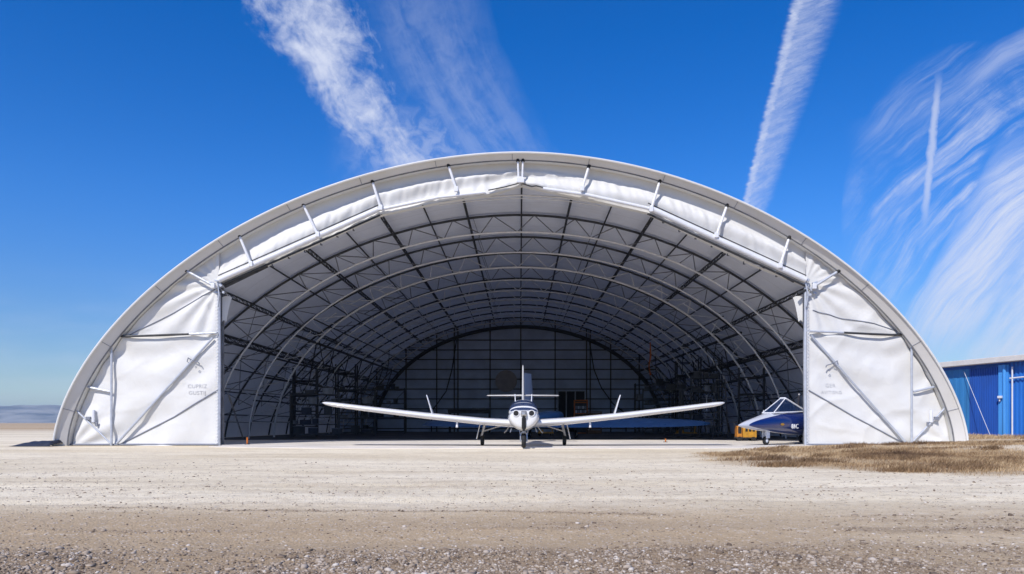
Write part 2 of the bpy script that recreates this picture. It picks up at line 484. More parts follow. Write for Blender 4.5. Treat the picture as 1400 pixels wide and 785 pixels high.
c = mixcol(n, far_ * 0.95, c, (0.42, 0.28, 0.145))
mg = fbm(n, OV, 7.0, 10, 0.82)
c = mixcol(n, mg.ss(0.50, 0.62) * sy_.ss(24, 12, 0.15, 0.50), c, (0.36, 0.285, 0.205))
c = mixcol(n, mg.ss(0.46, 0.36) * 0.35, c, (0.86, 0.80, 0.70))
c = mixcol(n, fine.ss(0.52, 0.78) * 0.45, c, (0.28, 0.22, 0.17))
c = mixcol(n, fine.ss(0.48, 0.25) * 0.35, c, (0.78, 0.72, 0.66))
c = mixcol(n, vr.ss(0.90, 0.93) * vd.ss(0.5, 0.35) * 0.55, c, (0.78, 0.76, 0.73))
c = mixcol(n, vr.ss(0.07, 0.05) * vd.ss(0.45, 0.3) * 0.7, c, (0.12, 0.10, 0.085))
a1 = n.nodes.new('ShaderNodeAttribute'); a1.attribute_name = 'stony'
a2 = n.nodes.new('ShaderNodeAttribute'); a2.attribute_name = 'dry_grass'
c = mixcol(n, E(n, a1.outputs['Fac']).ss(0.1, 0.9, 0, 0.6), c, (0.22, 0.155, 0.10))
gcol = mixcol(n, fine2.ss(0.35, 0.7), (0.46, 0.32, 0.17), (0.27, 0.17, 0.085))
c = mixcol(n, E(n, a2.outputs['Fac']) , c, gcol)
n.links.new(c, b.inputs['Base Color'])
bp = n.nodes.new('ShaderNodeBump'); bp.inputs['Strength'].default_value = 0.75; bp.inputs['Distance'].default_value = 0.014
hh = fine * 0.8 + fine2 * 0.7 + (vd * -0.6)
n.links.new(hh.v, bp.inputs['Height']); n.links.new(bp.outputs[0], b.inputs['Normal'])
me.materials.append(M_ground)
ground = bpy.data.objects.new('ground', me); COL.objects.link(ground); tag(ground, kind='structure')

# loose stones (uncountable): one mesh
def stones(name, X, Y, Rr, colmat, hz=ground_h):
    phi = (1 + 5 ** 0.5) / 2
    iv = np.array([(-1, phi, 0), (1, phi, 0), (-1, -phi, 0), (1, -phi, 0), (0, -1, phi), (0, 1, phi), (0, -1, -phi), (0, 1, -phi), (phi, 0, -1), (phi, 0, 1), (-phi, 0, -1), (-phi, 0, 1)], float)
    iv /= np.linalg.norm(iv[0])
    fi = np.array([(0, 11, 5), (0, 5, 1), (0, 1, 7), (0, 7, 10), (0, 10, 11), (1, 5, 9), (5, 11, 4), (11, 10, 2), (10, 7, 6), (7, 1, 8), (3, 9, 4), (3, 4, 2), (3, 2, 6), (3, 6, 8), (3, 8, 9), (4, 9, 5), (2, 4, 11), (6, 2, 10), (8, 6, 7), (9, 8, 1)])
    N = len(X)
    V = np.repeat(iv[None], N, 0) * (1 + rng.uniform(-0.40, 0.30, (N, 12, 1)))
    V = V * np.stack([rng.uniform(0.8, 1.5, N), rng.uniform(0.7, 1.1, N), rng.uniform(0.45, 0.8, N)], -1)[:, None]
    a = rng.uniform(0, 6.28, N); ca, sa = np.cos(a), np.sin(a)
    x = V[..., 0] * ca[:, None] - V[..., 1] * sa[:, None]; y = V[..., 0] * sa[:, None] + V[..., 1] * ca[:, None]
    V = np.stack([x, y, V[..., 2]], -1) * Rr[:, None, None]
    Z = hz(X, Y)
    V += np.stack([X, Y, Z + Rr * 0.15], -1)[:, None]
    F = (fi[None] + (np.arange(N) * 12)[:, None, None]).reshape(-1, 3)
    m_ = bpy.data.meshes.new(name)
    m_.vertices.add(N * 12); m_.vertices.foreach_set('co', V.ravel().astype(np.float32))
    m_.loops.add(F.size); m_.loops.foreach_set('vertex_index', F.ravel().astype(np.int32))
    m_.polygons.add(len(F)); m_.polygons.foreach_set('loop_start', (np.arange(len(F)) * 3).astype(np.int32))
    m_.update()
    t_ = m_.attributes.new('tone', 'FLOAT', 'POINT'); t_.data.foreach_set('value', np.repeat(rng.uniform(0, 1, N), 12).astype(np.float32))
    m_.materials.append(colmat)
    o = bpy.data.objects.new(name, m_); COL.objects.link(o); return o
M_stone = bpy.data.materials.new('stone'); M_stone.use_nodes = True
n = M_stone.node_tree; b = n.nodes['Principled BSDF']; b.inputs['Roughness'].default_value = 0.9
a1 = n.nodes.new('ShaderNodeAttribute'); a1.attribute_name = 'tone'
rp = n.nodes.new('ShaderNodeValToRGB'); n.links.new(a1.outputs['Fac'], rp.inputs[0])
els = rp.color_ramp.elements
els[0].position = 0; els[0].color = (0.12, 0.085, 0.06, 1); els[1].position = 1; els[1].color = (0.62, 0.56, 0.49, 1)
for p_, c_ in ((0.25, (0.23, 0.17, 0.115, 1)), (0.6, (0.36, 0.285, 0.21, 1)), (0.9, (0.46, 0.385, 0.31, 1))):
    e_ = els.new(p_); e_.color = c_
n.links.new(rp.outputs[0], b.inputs['Base Color'])
NC = 420000
Yc = 3.0 + 11.0 * rng.uniform(0, 1, NC) ** 1.7
Xc = rng.uniform(-1, 1, NC) * (0.78 * Yc + 0.8)
bd = bands(Xc, Yc)
dens = 0.034 + 0.66 * np.clip(bd, 0, 1) ** 1.5
dens *= sst(15, 6, Yc) * 0.75 + 0.25
clump = 0.5 + 0.5 * wob(Xc, Yc, 6.0, 22)
dens = dens * (0.45 + np.clip(clump, 0, 1.2))
gk = poly_dist(GRASS, Xc, Yc) < 0.1
keep = (rng.uniform(0, 1, NC) < dens) & gk
Xc, Yc, bd = Xc[keep], Yc[keep], bd[keep]
u = rng.uniform(0, 1, len(Xc))
Rc = 0.0030 + 0.0085 * u ** 3 + np.where(u > 0.985, rng.uniform(0.002, 0.012, len(Xc)), 0) * np.clip(bd * 1.5 + 0.22, 0, 1)
Rc *= np.where(Yc > 7, 1.3, 1.0)
print('stones', len(Xc))
gravel = stones('gravel', Xc, Yc, Rc, M_stone)
tag(gravel, 'loose pebbles and small stones scattered over the ground', 'gravel', kind='stuff')

# dry grass
def grass(name, N0, region, h0, xr, yr):
    X = rng.uniform(*xr, N0); Y = rng.uniform(*yr, N0)
    d = poly_dist(region, X, Y) + 0.22 * wob(X, Y, 2.2, 12)
    tuft = 0.5 + 0.5 * wob(X, Y, 2.6, 18); tuft2 = 0.5 + 0.5 * wob(X, Y, 7.0, 2)
    pt = wob(X, Y, 1.1, 36) + 0.6 * wob(X, Y, 3.3, 44)
    d = d + 0.35 * wob(X, Y, 3.1, 40) - 0.1
    tuft2 = np.minimum(tuft2, 1.8)
    keep = (d > 0.0) & (rng.uniform(0, 1, N0) < np.clip(0.45 + 0.75 * pt + 0.5 * (tuft2 - 0.5) + 0.25 * sst(7, 11, X), 0.02, 1)) & (rng.uniform(0, 1, N0) < np.clip(d * 0.8 + 0.08, 0, 1))
    keep &= np.abs(X) < 0.78 * Y + 1.0
    X, Y, d, tuft, tuft2 = X[keep], Y[keep], d[keep], tuft[keep], tuft2[keep]
    nclump = 46 if h0 < .1 else 0
    for k_ in range(nclump):                      # taller, darker tussocks
        cx_, cy_ = (rng.uniform(4.2, 11), rng.uniform(9.6, 18)) if k_ > 3 else [(5.45, 10.25), (4.15, 11.6), (6.6, 10.6), (5.0, 12.5)][k_]
        m_ = 260 if k_ > 3 else 900; rr_ = rng.uniform(.06, .16) if k_ > 3 else .16
        if poly_dist(region, np.array([cx_]), np.array([cy_]))[0] < .15: continue
        X = np.append(X, rng.normal(cx_, rr_ * 1.3, m_)); Y = np.append(Y, rng.normal(cy_, rr_, m_)); d = np.append(d, np.full(m_, .62)); tuft = np.append(tuft, np.full(m_, 1.5)); tuft2 = np.append(tuft2, np.full(m_, 2.0))
    N = len(X)
    H = h0 * (0.35 + 0.75 * np.clip(tuft, 0, 1.3)) * rng.uniform(0.5, 1.3, N) * np.clip(0.4 + d, 0.4, 1)
    a = rng.uniform(0, 6.28, N); w = 0.0022 + 0.0002 * Y
    lx, ly = rng.normal(0.25, 0.55, N) * H, rng.normal(0, 0.5, N) * H
    Z = ground_h(X, Y)
    bx, by = np.cos(a) * w, np.sin(a) * w
    p0 = np.stack([X - bx, Y - by, Z - 0.005], -1); p1 = np.stack([X + bx, Y + by, Z - 0.005], -1)
    p2 = np.stack([X + lx * 0.4 + bx * 0.7, Y + ly * 0.4 + by * 0.7, Z + H * 0.6], -1)
    p3 = np.stack([X + lx * 0.4 - bx * 0.7, Y + ly * 0.4 - by * 0.7, Z + H * 0.6], -1)
    p4 = np.stack([X + lx, Y + ly, Z + H], -1)
    V = np.stack([p0, p1, p2, p3, p4], 1).reshape(-1, 3)
    bI = (np.arange(N) * 5)[:, None]
    T = np.concatenate([bI + np.array([0, 1, 2]), bI + np.array([0, 2, 3]), bI + np.array([3, 2, 4])], 1).reshape(-1, 3)
    m_ = bpy.data.meshes.new(name)
    m_.vertices.add(len(V)); m_.vertices.foreach_set('co', V.ravel().astype(np.float32))
    m_.loops.add(T.size); m_.loops.foreach_set('vertex_index', T.ravel().astype(np.int32))
    m_.polygons.add(len(T)); m_.polygons.foreach_set('loop_start', (np.arange(len(T)) * 3).astype(np.int32))
    m_.update()
    tn = np.clip(0.45 * rng.uniform(0, 1, N) + 0.85 * (wob(X, Y, 1.4, 25) * 0.5 + 0.42) + 0.35 * wob(X, Y, 4.5, 48), 0, 1)
    tn = np.where(tuft2 > 1.9, tn * 0.45, tn)
    t_ = m_.attributes.new('tone', 'FLOAT', 'POINT'); t_.data.foreach_set('value', np.repeat(tn, 5).astype(np.float32))
    m_.materials.append(M_grass)
    o = bpy.data.objects.new(name, m_); COL.objects.link(o); print(name, N); return o
M_grass = bpy.data.materials.new('dry_grass'); M_grass.use_nodes = True
n = M_grass.node_tree; b = n.nodes['Principled BSDF']; b.inputs['Roughness'].default_value = 0.8
a1 = n.nodes.new('ShaderNodeAttribute'); a1.attribute_name = 'tone'
rp = n.nodes.new('ShaderNodeValToRGB'); n.links.new(a1.outputs['Fac'], rp.inputs[0])
els = rp.color_ramp.elements
els[0].position = 0; els[0].color = (0.10, 0.055, 0.028, 1); els[1].position = 1; els[1].color = (0.56, 0.42, 0.25, 1)
for p_, c_ in ((0.35, (0.25, 0.155, 0.075, 1)), (0.65, (0.42, 0.29, 0.155, 1))):
    e_ = els.new(p_); e_.color = c_
n.links.new(rp.outputs[0], b.inputs['Base Color'])
g1_ = grass('dry_grass', 270000, GRASS, 0.062, (2.7, 17), (8.2, 20.4))
tag(g1_, 'dry straw coloured grass on the low mound at the right', 'grass', kind='stuff')
g2_ = grass('dry_grass', 30000, GRASS2, 0.16, (14.2, 27), (20.2, 34))
tag(g2_, 'dry grass growing in front of the blue shed', 'grass', kind='stuff')

# far mesas
def hills():
    N = 420; rows = 9
    Pg = []
    for r_ in range(rows):
        row = []
        v = r_ / (rows - 1)
        for i in range(N):
            x = -5200 + 10400 * i / (N - 1)
            base = 68 + 9 * noise.noise((x * 0.0011, 2.0, 0)) + 10 * noise.noise((x * 0.004, 7.0, 0))
            if x < -1980: base += 12
            base += 1.5 * noise.noise((x * 0.03, 1.0, 0))
            prof_ = [0, 0.16, 0.30, 0.46, 0.62, 0.80, 0.97, 1.0, 1.0][r_]
            gully = 26 * noise.noise((x * 0.008, 0.5, 0)) + 14 * noise.noise((x * 0.03, v * 2, 3))
            y = 2850 + v * 420 + (gully * math.sin(v * math.pi))
            row.append((x, y, -2 + base * prof_ * (1 + 0.05 * noise.noise((x * 0.02, v * 4, 9)))))
        Pg.append(row)
    mb = MB(); mb.grid(Pg)
    o = mb.build('hills', mat('hill_rock', (0.33, 0.31, 0.27), 0.95, 0, 0.5, 0.006, stretch=(1, 1, 7), var2=(0.05, 0.06, 0.07)), smooth=True)
    return tag(o, kind='structure')
hills()

# ------------------------------------------------------------------ concrete and floor
def slab(name, pts, z0, z1, m_, bevel=0.0):
    mb = MB(); k_ = len(pts)
    mb.add([(x, y, z0) for x, y in pts] + [(x, y, z1) for x, y in pts],
           [tuple(range(k_, 2 * k_))] + [(i, (i + 1) % k_, k_ + (i + 1) % k_, k_ + i) for i in range(k_)])
    return tag(mb.build(name, m_, bevel=bevel), kind='structure')
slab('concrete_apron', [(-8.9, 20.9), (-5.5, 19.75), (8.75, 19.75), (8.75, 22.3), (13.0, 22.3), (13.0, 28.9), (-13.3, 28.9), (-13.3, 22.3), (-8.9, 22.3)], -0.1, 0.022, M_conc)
slab('hangar_floor', [(-13.3, 28.9), (13.0, 28.9), (13.0, 55.2), (-13.3, 55.2)], -0.1, 0.020, M_floor)  # dark floor starts about where the sunlight ends, interior shade in its colour

# ------------------------------------------------------------------ hangar
RX = 0.96                                     # the right half of the arch is a touch narrower
def prof(a, bz, p, x):
    q = p - 0.25 if p < 2 else p
    return bz * max(0.0, 1 - (abs(x) / a) ** p) ** (1 / q)
def arch(a, bz, p, n_=96, rx=RX):
    """points (x, z, nx, nz) along the arch from the left foot over the ridge to the right foot, evenly spaced"""
    raw = []
    for i in range(2001):
        th = math.pi * i / 2000
        c_, s_ = math.cos(th), math.sin(th)
        x = -a * math.copysign(abs(c_) ** (2 / p), c_); z = bz * abs(s_) ** (2 / (p - 0.25 if p < 2 else p))
        if x > 0: x *= rx
        raw.append((x, z))
    L_ = [0]
    for i in range(1, len(raw)): L_.append(L_[-1] + math.hypot(raw[i][0] - raw[i - 1][0], raw[i][1] - raw[i - 1][1]))
    out_ = []; j = 0
    for k_ in range(n_ + 1):
        t_ = L_[-1] * k_ / n_
        while j < len(L_) - 2 and L_[j + 1] < t_: j += 1
        f = (t_ - L_[j]) / (L_[j + 1] - L_[j])
        out_.append((raw[j][0] + f * (raw[j + 1][0] - raw[j][0]), raw[j][1] + f * (raw[j + 1][1] - raw[j][1])))
    res = []
    for i, (x, z) in enumerate(out_):
        x0, z0 = out_[max(i - 1, 0)]; x1, z1 = out_[min(i + 1, n_)]
        tx, tz = x1 - x0, z1 - z0; l_ = math.hypot(tx, tz)
        res.append((x, z, -tz / l_, tx / l_))
    return res
OA, OB, OP = 13.95, 8.775, 1.90
YF, YW, YB = 21.86, 22.35, 56.0
outer = arch(OA, OB, OP, 120)
hangar = empty('fabric_hangar', (0, YW, 0), 0, 'large white arched fabric hangar with its front open', 'hangar')
HOFF = Vector((0, -YW, 0))
class HMB(MB):
    def build(s, name, mats, parent=None, **k_):
        o = MB.build(s, name, mats, parent if parent is not None else hangar, **k_)
        if parent is None or parent is hangar: o.matrix_parent_inverse = Matrix.Translation(HOFF)
        else: o.matrix_parent_inverse = Matrix.Identity(4)
        return o

# cover: stretched over the trusses, sagging slightly between them
TRY = [22.9, 28.0, 31.3, 34.3, 37.3, 40.3, 43.3, 46.3, 49.3, 52.3, 55.3]
ys = []
full = [YF] + TRY[1:] + [YB]
for a_, b_ in zip(full[:-1], full[1:]):
    for k_ in range(12): ys.append(a_ + (b_ - a_) * k_ / 12)
ys.append(YB)
Pg = []
for y in ys:
    sag = 0
    for a_, b_ in zip(full[:-1], full[1:]):
        if a_ <= y < b_: sag = math.sin(math.pi * (y - a_) / (b_ - a_))
    row = []
    for i, (x, z, nx, nz) in enumerate(outer):
        s_ = sag * (0.065 + 0.05 * noise.noise((i * 0.21, y * 0.3, 0))) + 0.05 * noise.noise((i * 0.16, y * 1.3, 4)) * sag
        row.append((x - nx * s_, y, max(z - nz * s_, -0.02)))
    Pg.append(row)
mb = HMB(); mb.grid(Pg); mb.build('cover', M_cover, smooth=True, sharp=180)

# rolled white rim and the raked fascia behind it
mb = HMB(); mb.tube([(x, YF, z) for x, z, nx, nz in outer], 0.035, 8); mb.build('rim_edge', M_white, smooth=True)
def fw(i):      # width of the fascia: wider towards the feet
    t_ = abs(i / 120 - 0.5) * 2
    return 0.155 + 0.125 * t_ ** 1.5
Pg = []
for v in range(5):
    f = v / 4
    Pg.append([(x - nx * fw(i) * f, YF + 0.20 * f + 0.02, z - nz * fw(i) * f) for i, (x, z, nx, nz) in enumerate(outer)])
mb = HMB(); mb.grid(Pg); mb.build('fascia', M_fascia, smooth=True)
for i_ in list(range(4, 120, 8)):
    x, z, nx, nz = outer[i_]
    mb = HMB(); mb.tube([(x - nx * fw(i_) * f, YF + 0.20 * f + 0.012, z - nz * fw(i_) * f) for f in (0.03, 0.5, 0.97)], 0.008, 5); mb.build('rim_joint', M_grey, smooth=True)
inner = [(x - nx * fw(i), z - nz * fw(i), nx, nz) for i, (x, z, nx, nz) in enumerate(outer)]
mb = HMB(); mb.tube([(x, YF + 0.22, max(z, 0)) for x, z, nx, nz in inner], 0.022, 6); mb.build('keder_rail', M_mid, smooth=True)
Pg = [[(x, YF + 0.22 + (YW - YF - 0.22) * f, z) for x, z, nx, nz in inner] for f in (0, 0.5, 1)]
mb = HMB(); mb.grid(Pg); mb.build('soffit', M_white, smooth=True)

IX = [p_[0] for p_ in inner]; IZ = [p_[1] for p_ in inner]
def wall_top(x): return float(np.interp(x, IX, IZ))
def wall_side(z, sgn):
    half = [(p_[1], p_[0]) for p_ in inner if p_[0] * sgn > 0]
    half.sort()
    return float(np.interp(z, [h_[0] for h_ in half], [h_[1] for h_ in half]))
XL, XRr = at(301, 0, YW).x, at(1100, 0, YW).x
def hdr(px_):   # lower edge of the valance
    return float(np.interp(px_, [301, 345, 440, 520, 600, 660, 690, 711, 732, 770, 820, 885, 960, 1030, 1100],
                           [391, 372, 331, 295, 278, 269, 262, 254, 259, 267, 277, 292, 329, 363, 391]))
def hdr_z(x): return at(0, hdr(711 + x / YW * 1000), YW).z

def folds(x, z, seed, xe, sgn):
    """creases of a slack tarpaulin: fans from the upper inner corner, swags under the strap, pulls to the foot"""
    h = 0.0
    dx_, dz_ = (x - xe) * sgn, 4.95 - z
    th = math.atan2(dz_, dx_ + 1e-6); r_ = math.hypot(dx_, dz_)
    if z > 3.35:
        h += 0.036 * math.sin(th * 17 + seed + 1.2 * noise.noise((x * .6, z * .6, seed))) * min(1, r_ / 1.2) * math.exp(-r_ / 4)
    else:
        # swags hanging from the strap ends
        w_ = max(0.3, 3.0); uu = max(0.0, min(1.0, dx_ / 4.4))
        sagz = 4 * uu * (1 - uu)
        q = (3.30 - z) - 0.9 * sagz
        h += 0.034 * math.sin(q * 6.5 + 0.6 * noise.noise((x, z, seed))) * math.exp(-max(0, 3.3 - z) / 1.1)
        # long diagonal pulls
        d_ = dx_ * 0.70 + (z) * 0.72
        h += 0.020 * math.sin(d_ * 4.1 + seed * 2 + 1.6 * noise.noise((x * .5, z * .5, seed + 4)))
        th2 = math.atan2(z + 0.1, 4.3 - dx_ + 0.25); r2 = math.hypot(z, 4.3 - dx_)
        h += 0.034 * math.sin(th2 * 13 + seed) * math.exp(-r2 / 2.6) * min(1, r2 / 0.5)
    cr = lambda v: (1 - abs(math.sin(v))) ** 3
    wv = noise.noise((x * .8, z * .8, seed + 20))
    h += 0.034 * cr((dx_ * 0.62 - z * 0.78) * 2.3 + 1.8 * wv + seed) * max(0, noise.noise((x * .5, z * .5, seed + 31)) + .35)
    h += 0.026 * cr((dx_ * 0.35 + z * 0.93) * 3.1 + 1.5 * wv) * max(0, noise.noise((x * .6, z * .6, seed + 41)) + .25)
    h += 0.028 * noise.noise((x * 0.7, z * 0.7, seed + 9)) + 0.014 * noise.noise((x * 2.1 + z, z * 2.4 - x, seed))
    e = min(1.0, abs(x - xe) / 0.35)
    h *= (0.25 + 0.75 * e) * 1.45
    return h
def panel(sgn, xe, seed, name, label):
    ztop = wall_top(xe)
    Pg = []
    NZ, NX = 110, 90
    for i in range(NZ + 1):
        z = 0.0 + ztop * (i / NZ)
        xo = wall_side(min(z, ztop), sgn)
        row = []
        for j in range(NX + 1):
            x = xe + (xo - xe) * j / NX
            zz = z + (0.012 * noise.noise((x * 2, 0, seed)) if i == 0 else 0)
            y = YW - 0.09 - folds(x, z, seed, xe, sgn)
            if j == NX: y = YW
            if i == 0 : y -= 0.03
            row.append((x, y, zz))
        Pg.append(row if sgn < 0 else row)
    mb = HMB(); mb.grid(Pg)
    o = mb.build(name, M_white, smooth=True, sharp=180)
    o['label'] = label
    return o
panL = panel(-1, XL, 1.3, 'front_panel', 'creased white tarpaulin end panel left of the opening')
panR = panel(1, XRr, 4.1, 'front_panel', 'creased white tarpaulin end panel right of the opening')

# valance: flat upper band, bunched fabric below
NX, NV = 420, 26
Pg = []
for v in range(NV + 1):
    f = v / NV; row = []
    for j in range(NX + 1):
        x = XL + (XRr - XL) * j / NX
        zt, zb = wall_top(x), hdr_z(x)
        z = zt + (zb - zt) * f
        ed = 0.22 + 0.05 * noise.noise((x * 0.5, 0, 2))
        k_ = max(0.0, min(1.0, (f - ed) / 0.18)); k_ = k_ * k_ * (3 - 2 * k_)
        bul = k_ * (0.10 + 0.05 * math.sin(f * 9 + x * 0.6))
        wr = k_ * (0.030 * noise.noise((x * 2.4 + f * 1.5 * (1 if x < 0 else -1), f * 1.3, 1)) + 0.022 * noise.noise((x * 6.0 + f * 2.0 * (1 if x < 0 else -1), f * 2, 5)))
        cen = math.exp(-((x) / 1.1) ** 2)
        wr += k_ * cen * 0.06 * noise.noise((x * 3.0, f * 4, 8))
        row.append((x, YW - bul - wr * 1.5, z))
    Pg.append(row)
mb = HMB(); mb.grid(Pg); mb.build('valance', M_white, smooth=True, sharp=180)
# under-side return of the centre of the valance
Pg = [[(x, YW - 0.1 + 0.22 * f, hdr_z(x) - 0.0 * f) for x in np.linspace(XL, XRr, 90)] for f in (0, 0.5, 1)]
mb = HMB(); mb.grid(Pg); mb.build('valance_return', M_white, smooth=True)

def hp(px_, py_, dy=0.0): 
    q = at(px_, py_, YW); return Vector((q.x, YW - dy, q.z))
# roller housings and header tubes
for seg, r_ in (([(303, 385), (519, 289)], 0.085), ([(519, 290), (600, 273), (664, 266)], 0.05), ([(1098, 385), (886, 287)], 0.085), ([(886, 288), (800, 269), (742, 261)], 0.05)):
    mb = HMB(); mb.tube([hp(a_, b_, 0.22) for a_, b_ in seg], r_, 12); mb.build('roller_tube', M_wtube, smooth=True)
for seg in ([(303, 392), (521, 296)], [(1098, 392), (884, 294)]):
    mb = HMB(); mb.tube([hp(a_, b_, 0.15) for a_, b_ in seg], 0.032, 8); mb.build('header_rail', M_dark, smooth=True)
    mb = HMB(); mb.tube([hp(a_, b_ - 13, 0.25) for a_, b_ in seg], 0.016, 6); mb.build('header_cable', M_dark, smooth=True)
for seg in ([(308, 392), (366, 364)], [(1052, 366), (1085, 385)]):
    mb = HMB(); p0, p1 = hp(*seg[0], 0.05), hp(*seg[1], 0.05); mb.tube([p0, p1], 0.06, 8); mb.build('header_motor', M_dark, smooth=True)
mb = HMB(); mb.tube([hp(a_, b_, 0.20) for a_, b_ in [(668, 263), (690, 258.5), (711, 253), (727, 258), (733, 257), (746, 260)]], 0.018, 6); mb.build('hem_rope', M_dark, smooth=True)
mb = HMB(); mb.tube([at(px_, py_ , 22.9) for px_, py_ in [(600, 277), (655, 270), (711, 267), (767, 270), (822, 278)]], 0.028, 6)
mb.tube([at(px_, py_ + 4, 22.9) for px_, py_ in [(600, 277), (655, 270), (711, 267), (767, 270), (822, 278)]], 0.014, 6); mb.build('centre_batten', M_tube, smooth=True)
# small clips hanging along the header
for k_ in range(16):
    px_ = 330 + 22 * k_ if k_ < 8 else 905 + 22 * (k_ - 8)
    q = hp(px_, hdr(px_) + 3, 0.12)
    mb = HMB(); l_ = random.uniform(0.03, 0.09)
    mb.box((q.x, q.y, q.z - l_ / 2), (0.03, 0.03, l_)); mb.box((q.x + 0.02, q.y, q.z - l_), (0.06, 0.03, 0.02)); mb.build('clip', M_dark)

# white struts from the rim to the header, with black knobs
heads = [((254, 370), (297, 393)), ((327, 322), (348, 364)), ((414, 279), (438, 324)), ((509, 248), (523, 288)), ((613, 226), (625, 263)), ((708, 219), (709, 251)),
         ((715, 219), (714, 251)), ((805, 228), (795, 262)), ((902, 248), (888, 290)), ((994, 281), (976, 325)), ((1079, 325), (1062, 366)), ((1146, 371), (1108, 394))]
for (a_, b_) in heads:
    p0 = at(a_[0], a_[1], YF + 0.22); p1 = hp(b_[0], b_[1], 0.30)
    mb = HMB(); mb.tube([p0, p1], 0.040 if abs(a_[0] - 711) > 10 else 0.030, 8)
    st = mb.build('strut', M_wtube if 300 < a_[0] < 1100 else M_gtube, smooth=True)
    kb = HMB(); d_ = (p1 - p0).normalized(); kb.tube([p0 - d_ * 0.05, p0 + d_ * 0.05], 0.055, 8); kb.build('knob', M_black, smooth=True)
    kb = HMB(); kb.box((p1.x, p1.y, p1.z), (0.12, 0.1, 0.16)); kb.build('strut_bracket', M_wtube, bevel=0.015)

# poles, straps and fittings on the two end panels
def wall_kit(mir):
    m_ = (lambda x, y: (x, y)) if not mir else None
    Lp = dict(strap=[(155, 460), (180, 461), (210, 460), (262, 458)], strap2=[(262, 458), (300, 456)], vert=[(157, 461), (157, 609)], diag=[(294, 463), (164, 606)],
              small=[(117, 528), (156, 536)], low=[(105, 557), (157, 607)], line=[(299, 534), (240, 570), (167, 607)], top=[(178, 459), (240, 428), (296, 396)], tagp=(133, 573), latch=(268, 494))
    Rp = dict(strap=[(1241, 458), (1215, 459), (1190, 458), (1150, 456)], strap2=[(1150, 456), (1104, 454)], vert=[(1242, 459), (1242, 606)], diag=[(1106, 460), (1235, 606)],
              small=[(1279, 528), (1245, 536)], low=[(1292, 553), (1243, 604)], line=[(1104, 534), (1165, 570), (1236, 607)], top=[(1109, 425), (1150, 436), (1192, 443), (1228, 455)], tagp=(1268, 573), latch=(1134, 498))
    K = Rp if mir else Lp
    def T(key, r_, m2, nm, dy=0.14, n_=8):
        mb = HMB(); mb.tube([hp(a_, b_, dy) for a_, b_ in K[key]], r_, n_); return mb.build(nm, m2, smooth=True)
    T('vert', 0.036, M_gtube, 'panel_post', 0.19)
    T('diag', 0.038, M_gtube, 'diagonal_pole', 0.17)
    T('small', 0.036, M_gtube, 'panel_rail', 0.17)
    T('low', 0.028, M_gtube, 'diagonal_brace', 0.19)
    T('strap', 0.034, M_dark, 'strap', 0.20)
    T('strap2', 0.034, M_gtube, 'panel_rail', 0.18)
    dr_ = (lambda x, z: YW - 0.09 - folds(x, z, 4.1, XRr, 1)) if mir else (lambda x, z: YW - 0.09 - folds(x, z, 1.3, XL, -1))
    for key, r_ in (('line', 0.020), ('top', 0.015)):
        ctl = [hp(a_, b_) for a_, b_ in K[key]]; pts = []
        for a_, b_ in zip(ctl[:-1], ctl[1:]):
            for f in np.linspace(0, 1, 24)[:-1 if b_ is not ctl[-1] else None]:
                q = a_.lerp(b_, f); q.y = dr_(q.x, q.z) - r_ * 0.7; pts.append(q)
        mb = HMB(); mb.tube(pts, r_, 6); mb.build('seam_rope', M_grey, smooth=True)
    # latch on the diagonal pole
    q = hp(*K['latch'], 0.19)
    s_ = -1 if mir else 1
    mb = HMB()
    mb.tube([q + Vector((-0.16 * s_, 0, 0.08)), q, q + Vector((0.16 * s_, 0, -0.05)), q + Vector((0.19 * s_, 0, -0.11))], 0.018, 6)
    mb.tube([q + Vector((-0.15 * s_, 0, 0.10)), q + Vector((-0.19 * s_, 0, -0.02)), q + Vector((-0.13 * s_, 0, -0.07)), q + Vector((-0.05 * s_, 0, -0.03))], 0.014, 6)
    ring = [q + Vector((0.08 * s_ + 0.035 * math.cos(a), 0, -0.19 + 0.035 * math.sin(a))) for a in np.linspace(0, 6.283, 5)[:-1]]
    mb.tube(ring, 0.010, 6, closed=True); mb.build('latch', M_grey, smooth=True)
    # plastic tag and buckle
    q = hp(*K['tagp'], 0.20)
    mb = HMB(); mb.tube([q + Vector((0, 0, -0.1)), q + Vector((0, 0, 0.27))], [0.055, 0.05], 8); mb.build('rope_cleat', M_wtube, smooth=True)
    mb = HMB(); mb.box(q + Vector((-0.16 * s_, 0, 0.02)), (0.14, 0.06, 0.10)); mb.box(q + Vector((0.0 * s_, 0, -0.07)), (0.26, 0.03, 0.04), M_=Matrix.Rotation(0.6 * s_, 3, 'Y')); mb.box(q + Vector((0.10 * s_, 0, -0.16)), (0.06, 0.05, 0.14)); mb.build('buckle', M_grey, bevel=0.01)
    # bottom hem bar
    xs_ = [(hp(K['low'][0][0] - (8 if not mir else -8), 0).x), (XL if not mir else XRr)]
    mb = HMB(); mb.tube([(xs_[0], YW - 0.13, 0.035), (xs_[1], YW - 0.13, 0.035)], 0.03, 8); mb.build('hem_bar', M_grey, smooth=True)
    # laced edge beside the opening
    xe = XRr if mir else XL
    mb = HMB(); mb.tube([(xe, YW - 0.09, 0.0), (xe + 0.02 * s_, YW - 0.09, 2.4), (xe, YW - 0.09, 4.95)], 0.05, 8); ed = mb.build('edge_post', M_gtube, smooth=True)
    mb = HMB(); zz = np.arange(0.05, 4.9, 0.012)
    mb.tube([(xe - s_ * 0.045 + 0.03 * math.cos(z * 62), YW - 0.15 + 0.01 * math.sin(z * 62), z) for z in zz], 0.009, 5); mb.build('lacing', M_wtube, smooth=True)
    # corner fittings at the top of the opening
    q = hp(1100 if mir else 303, 392, 0.2)
    mb = HMB()
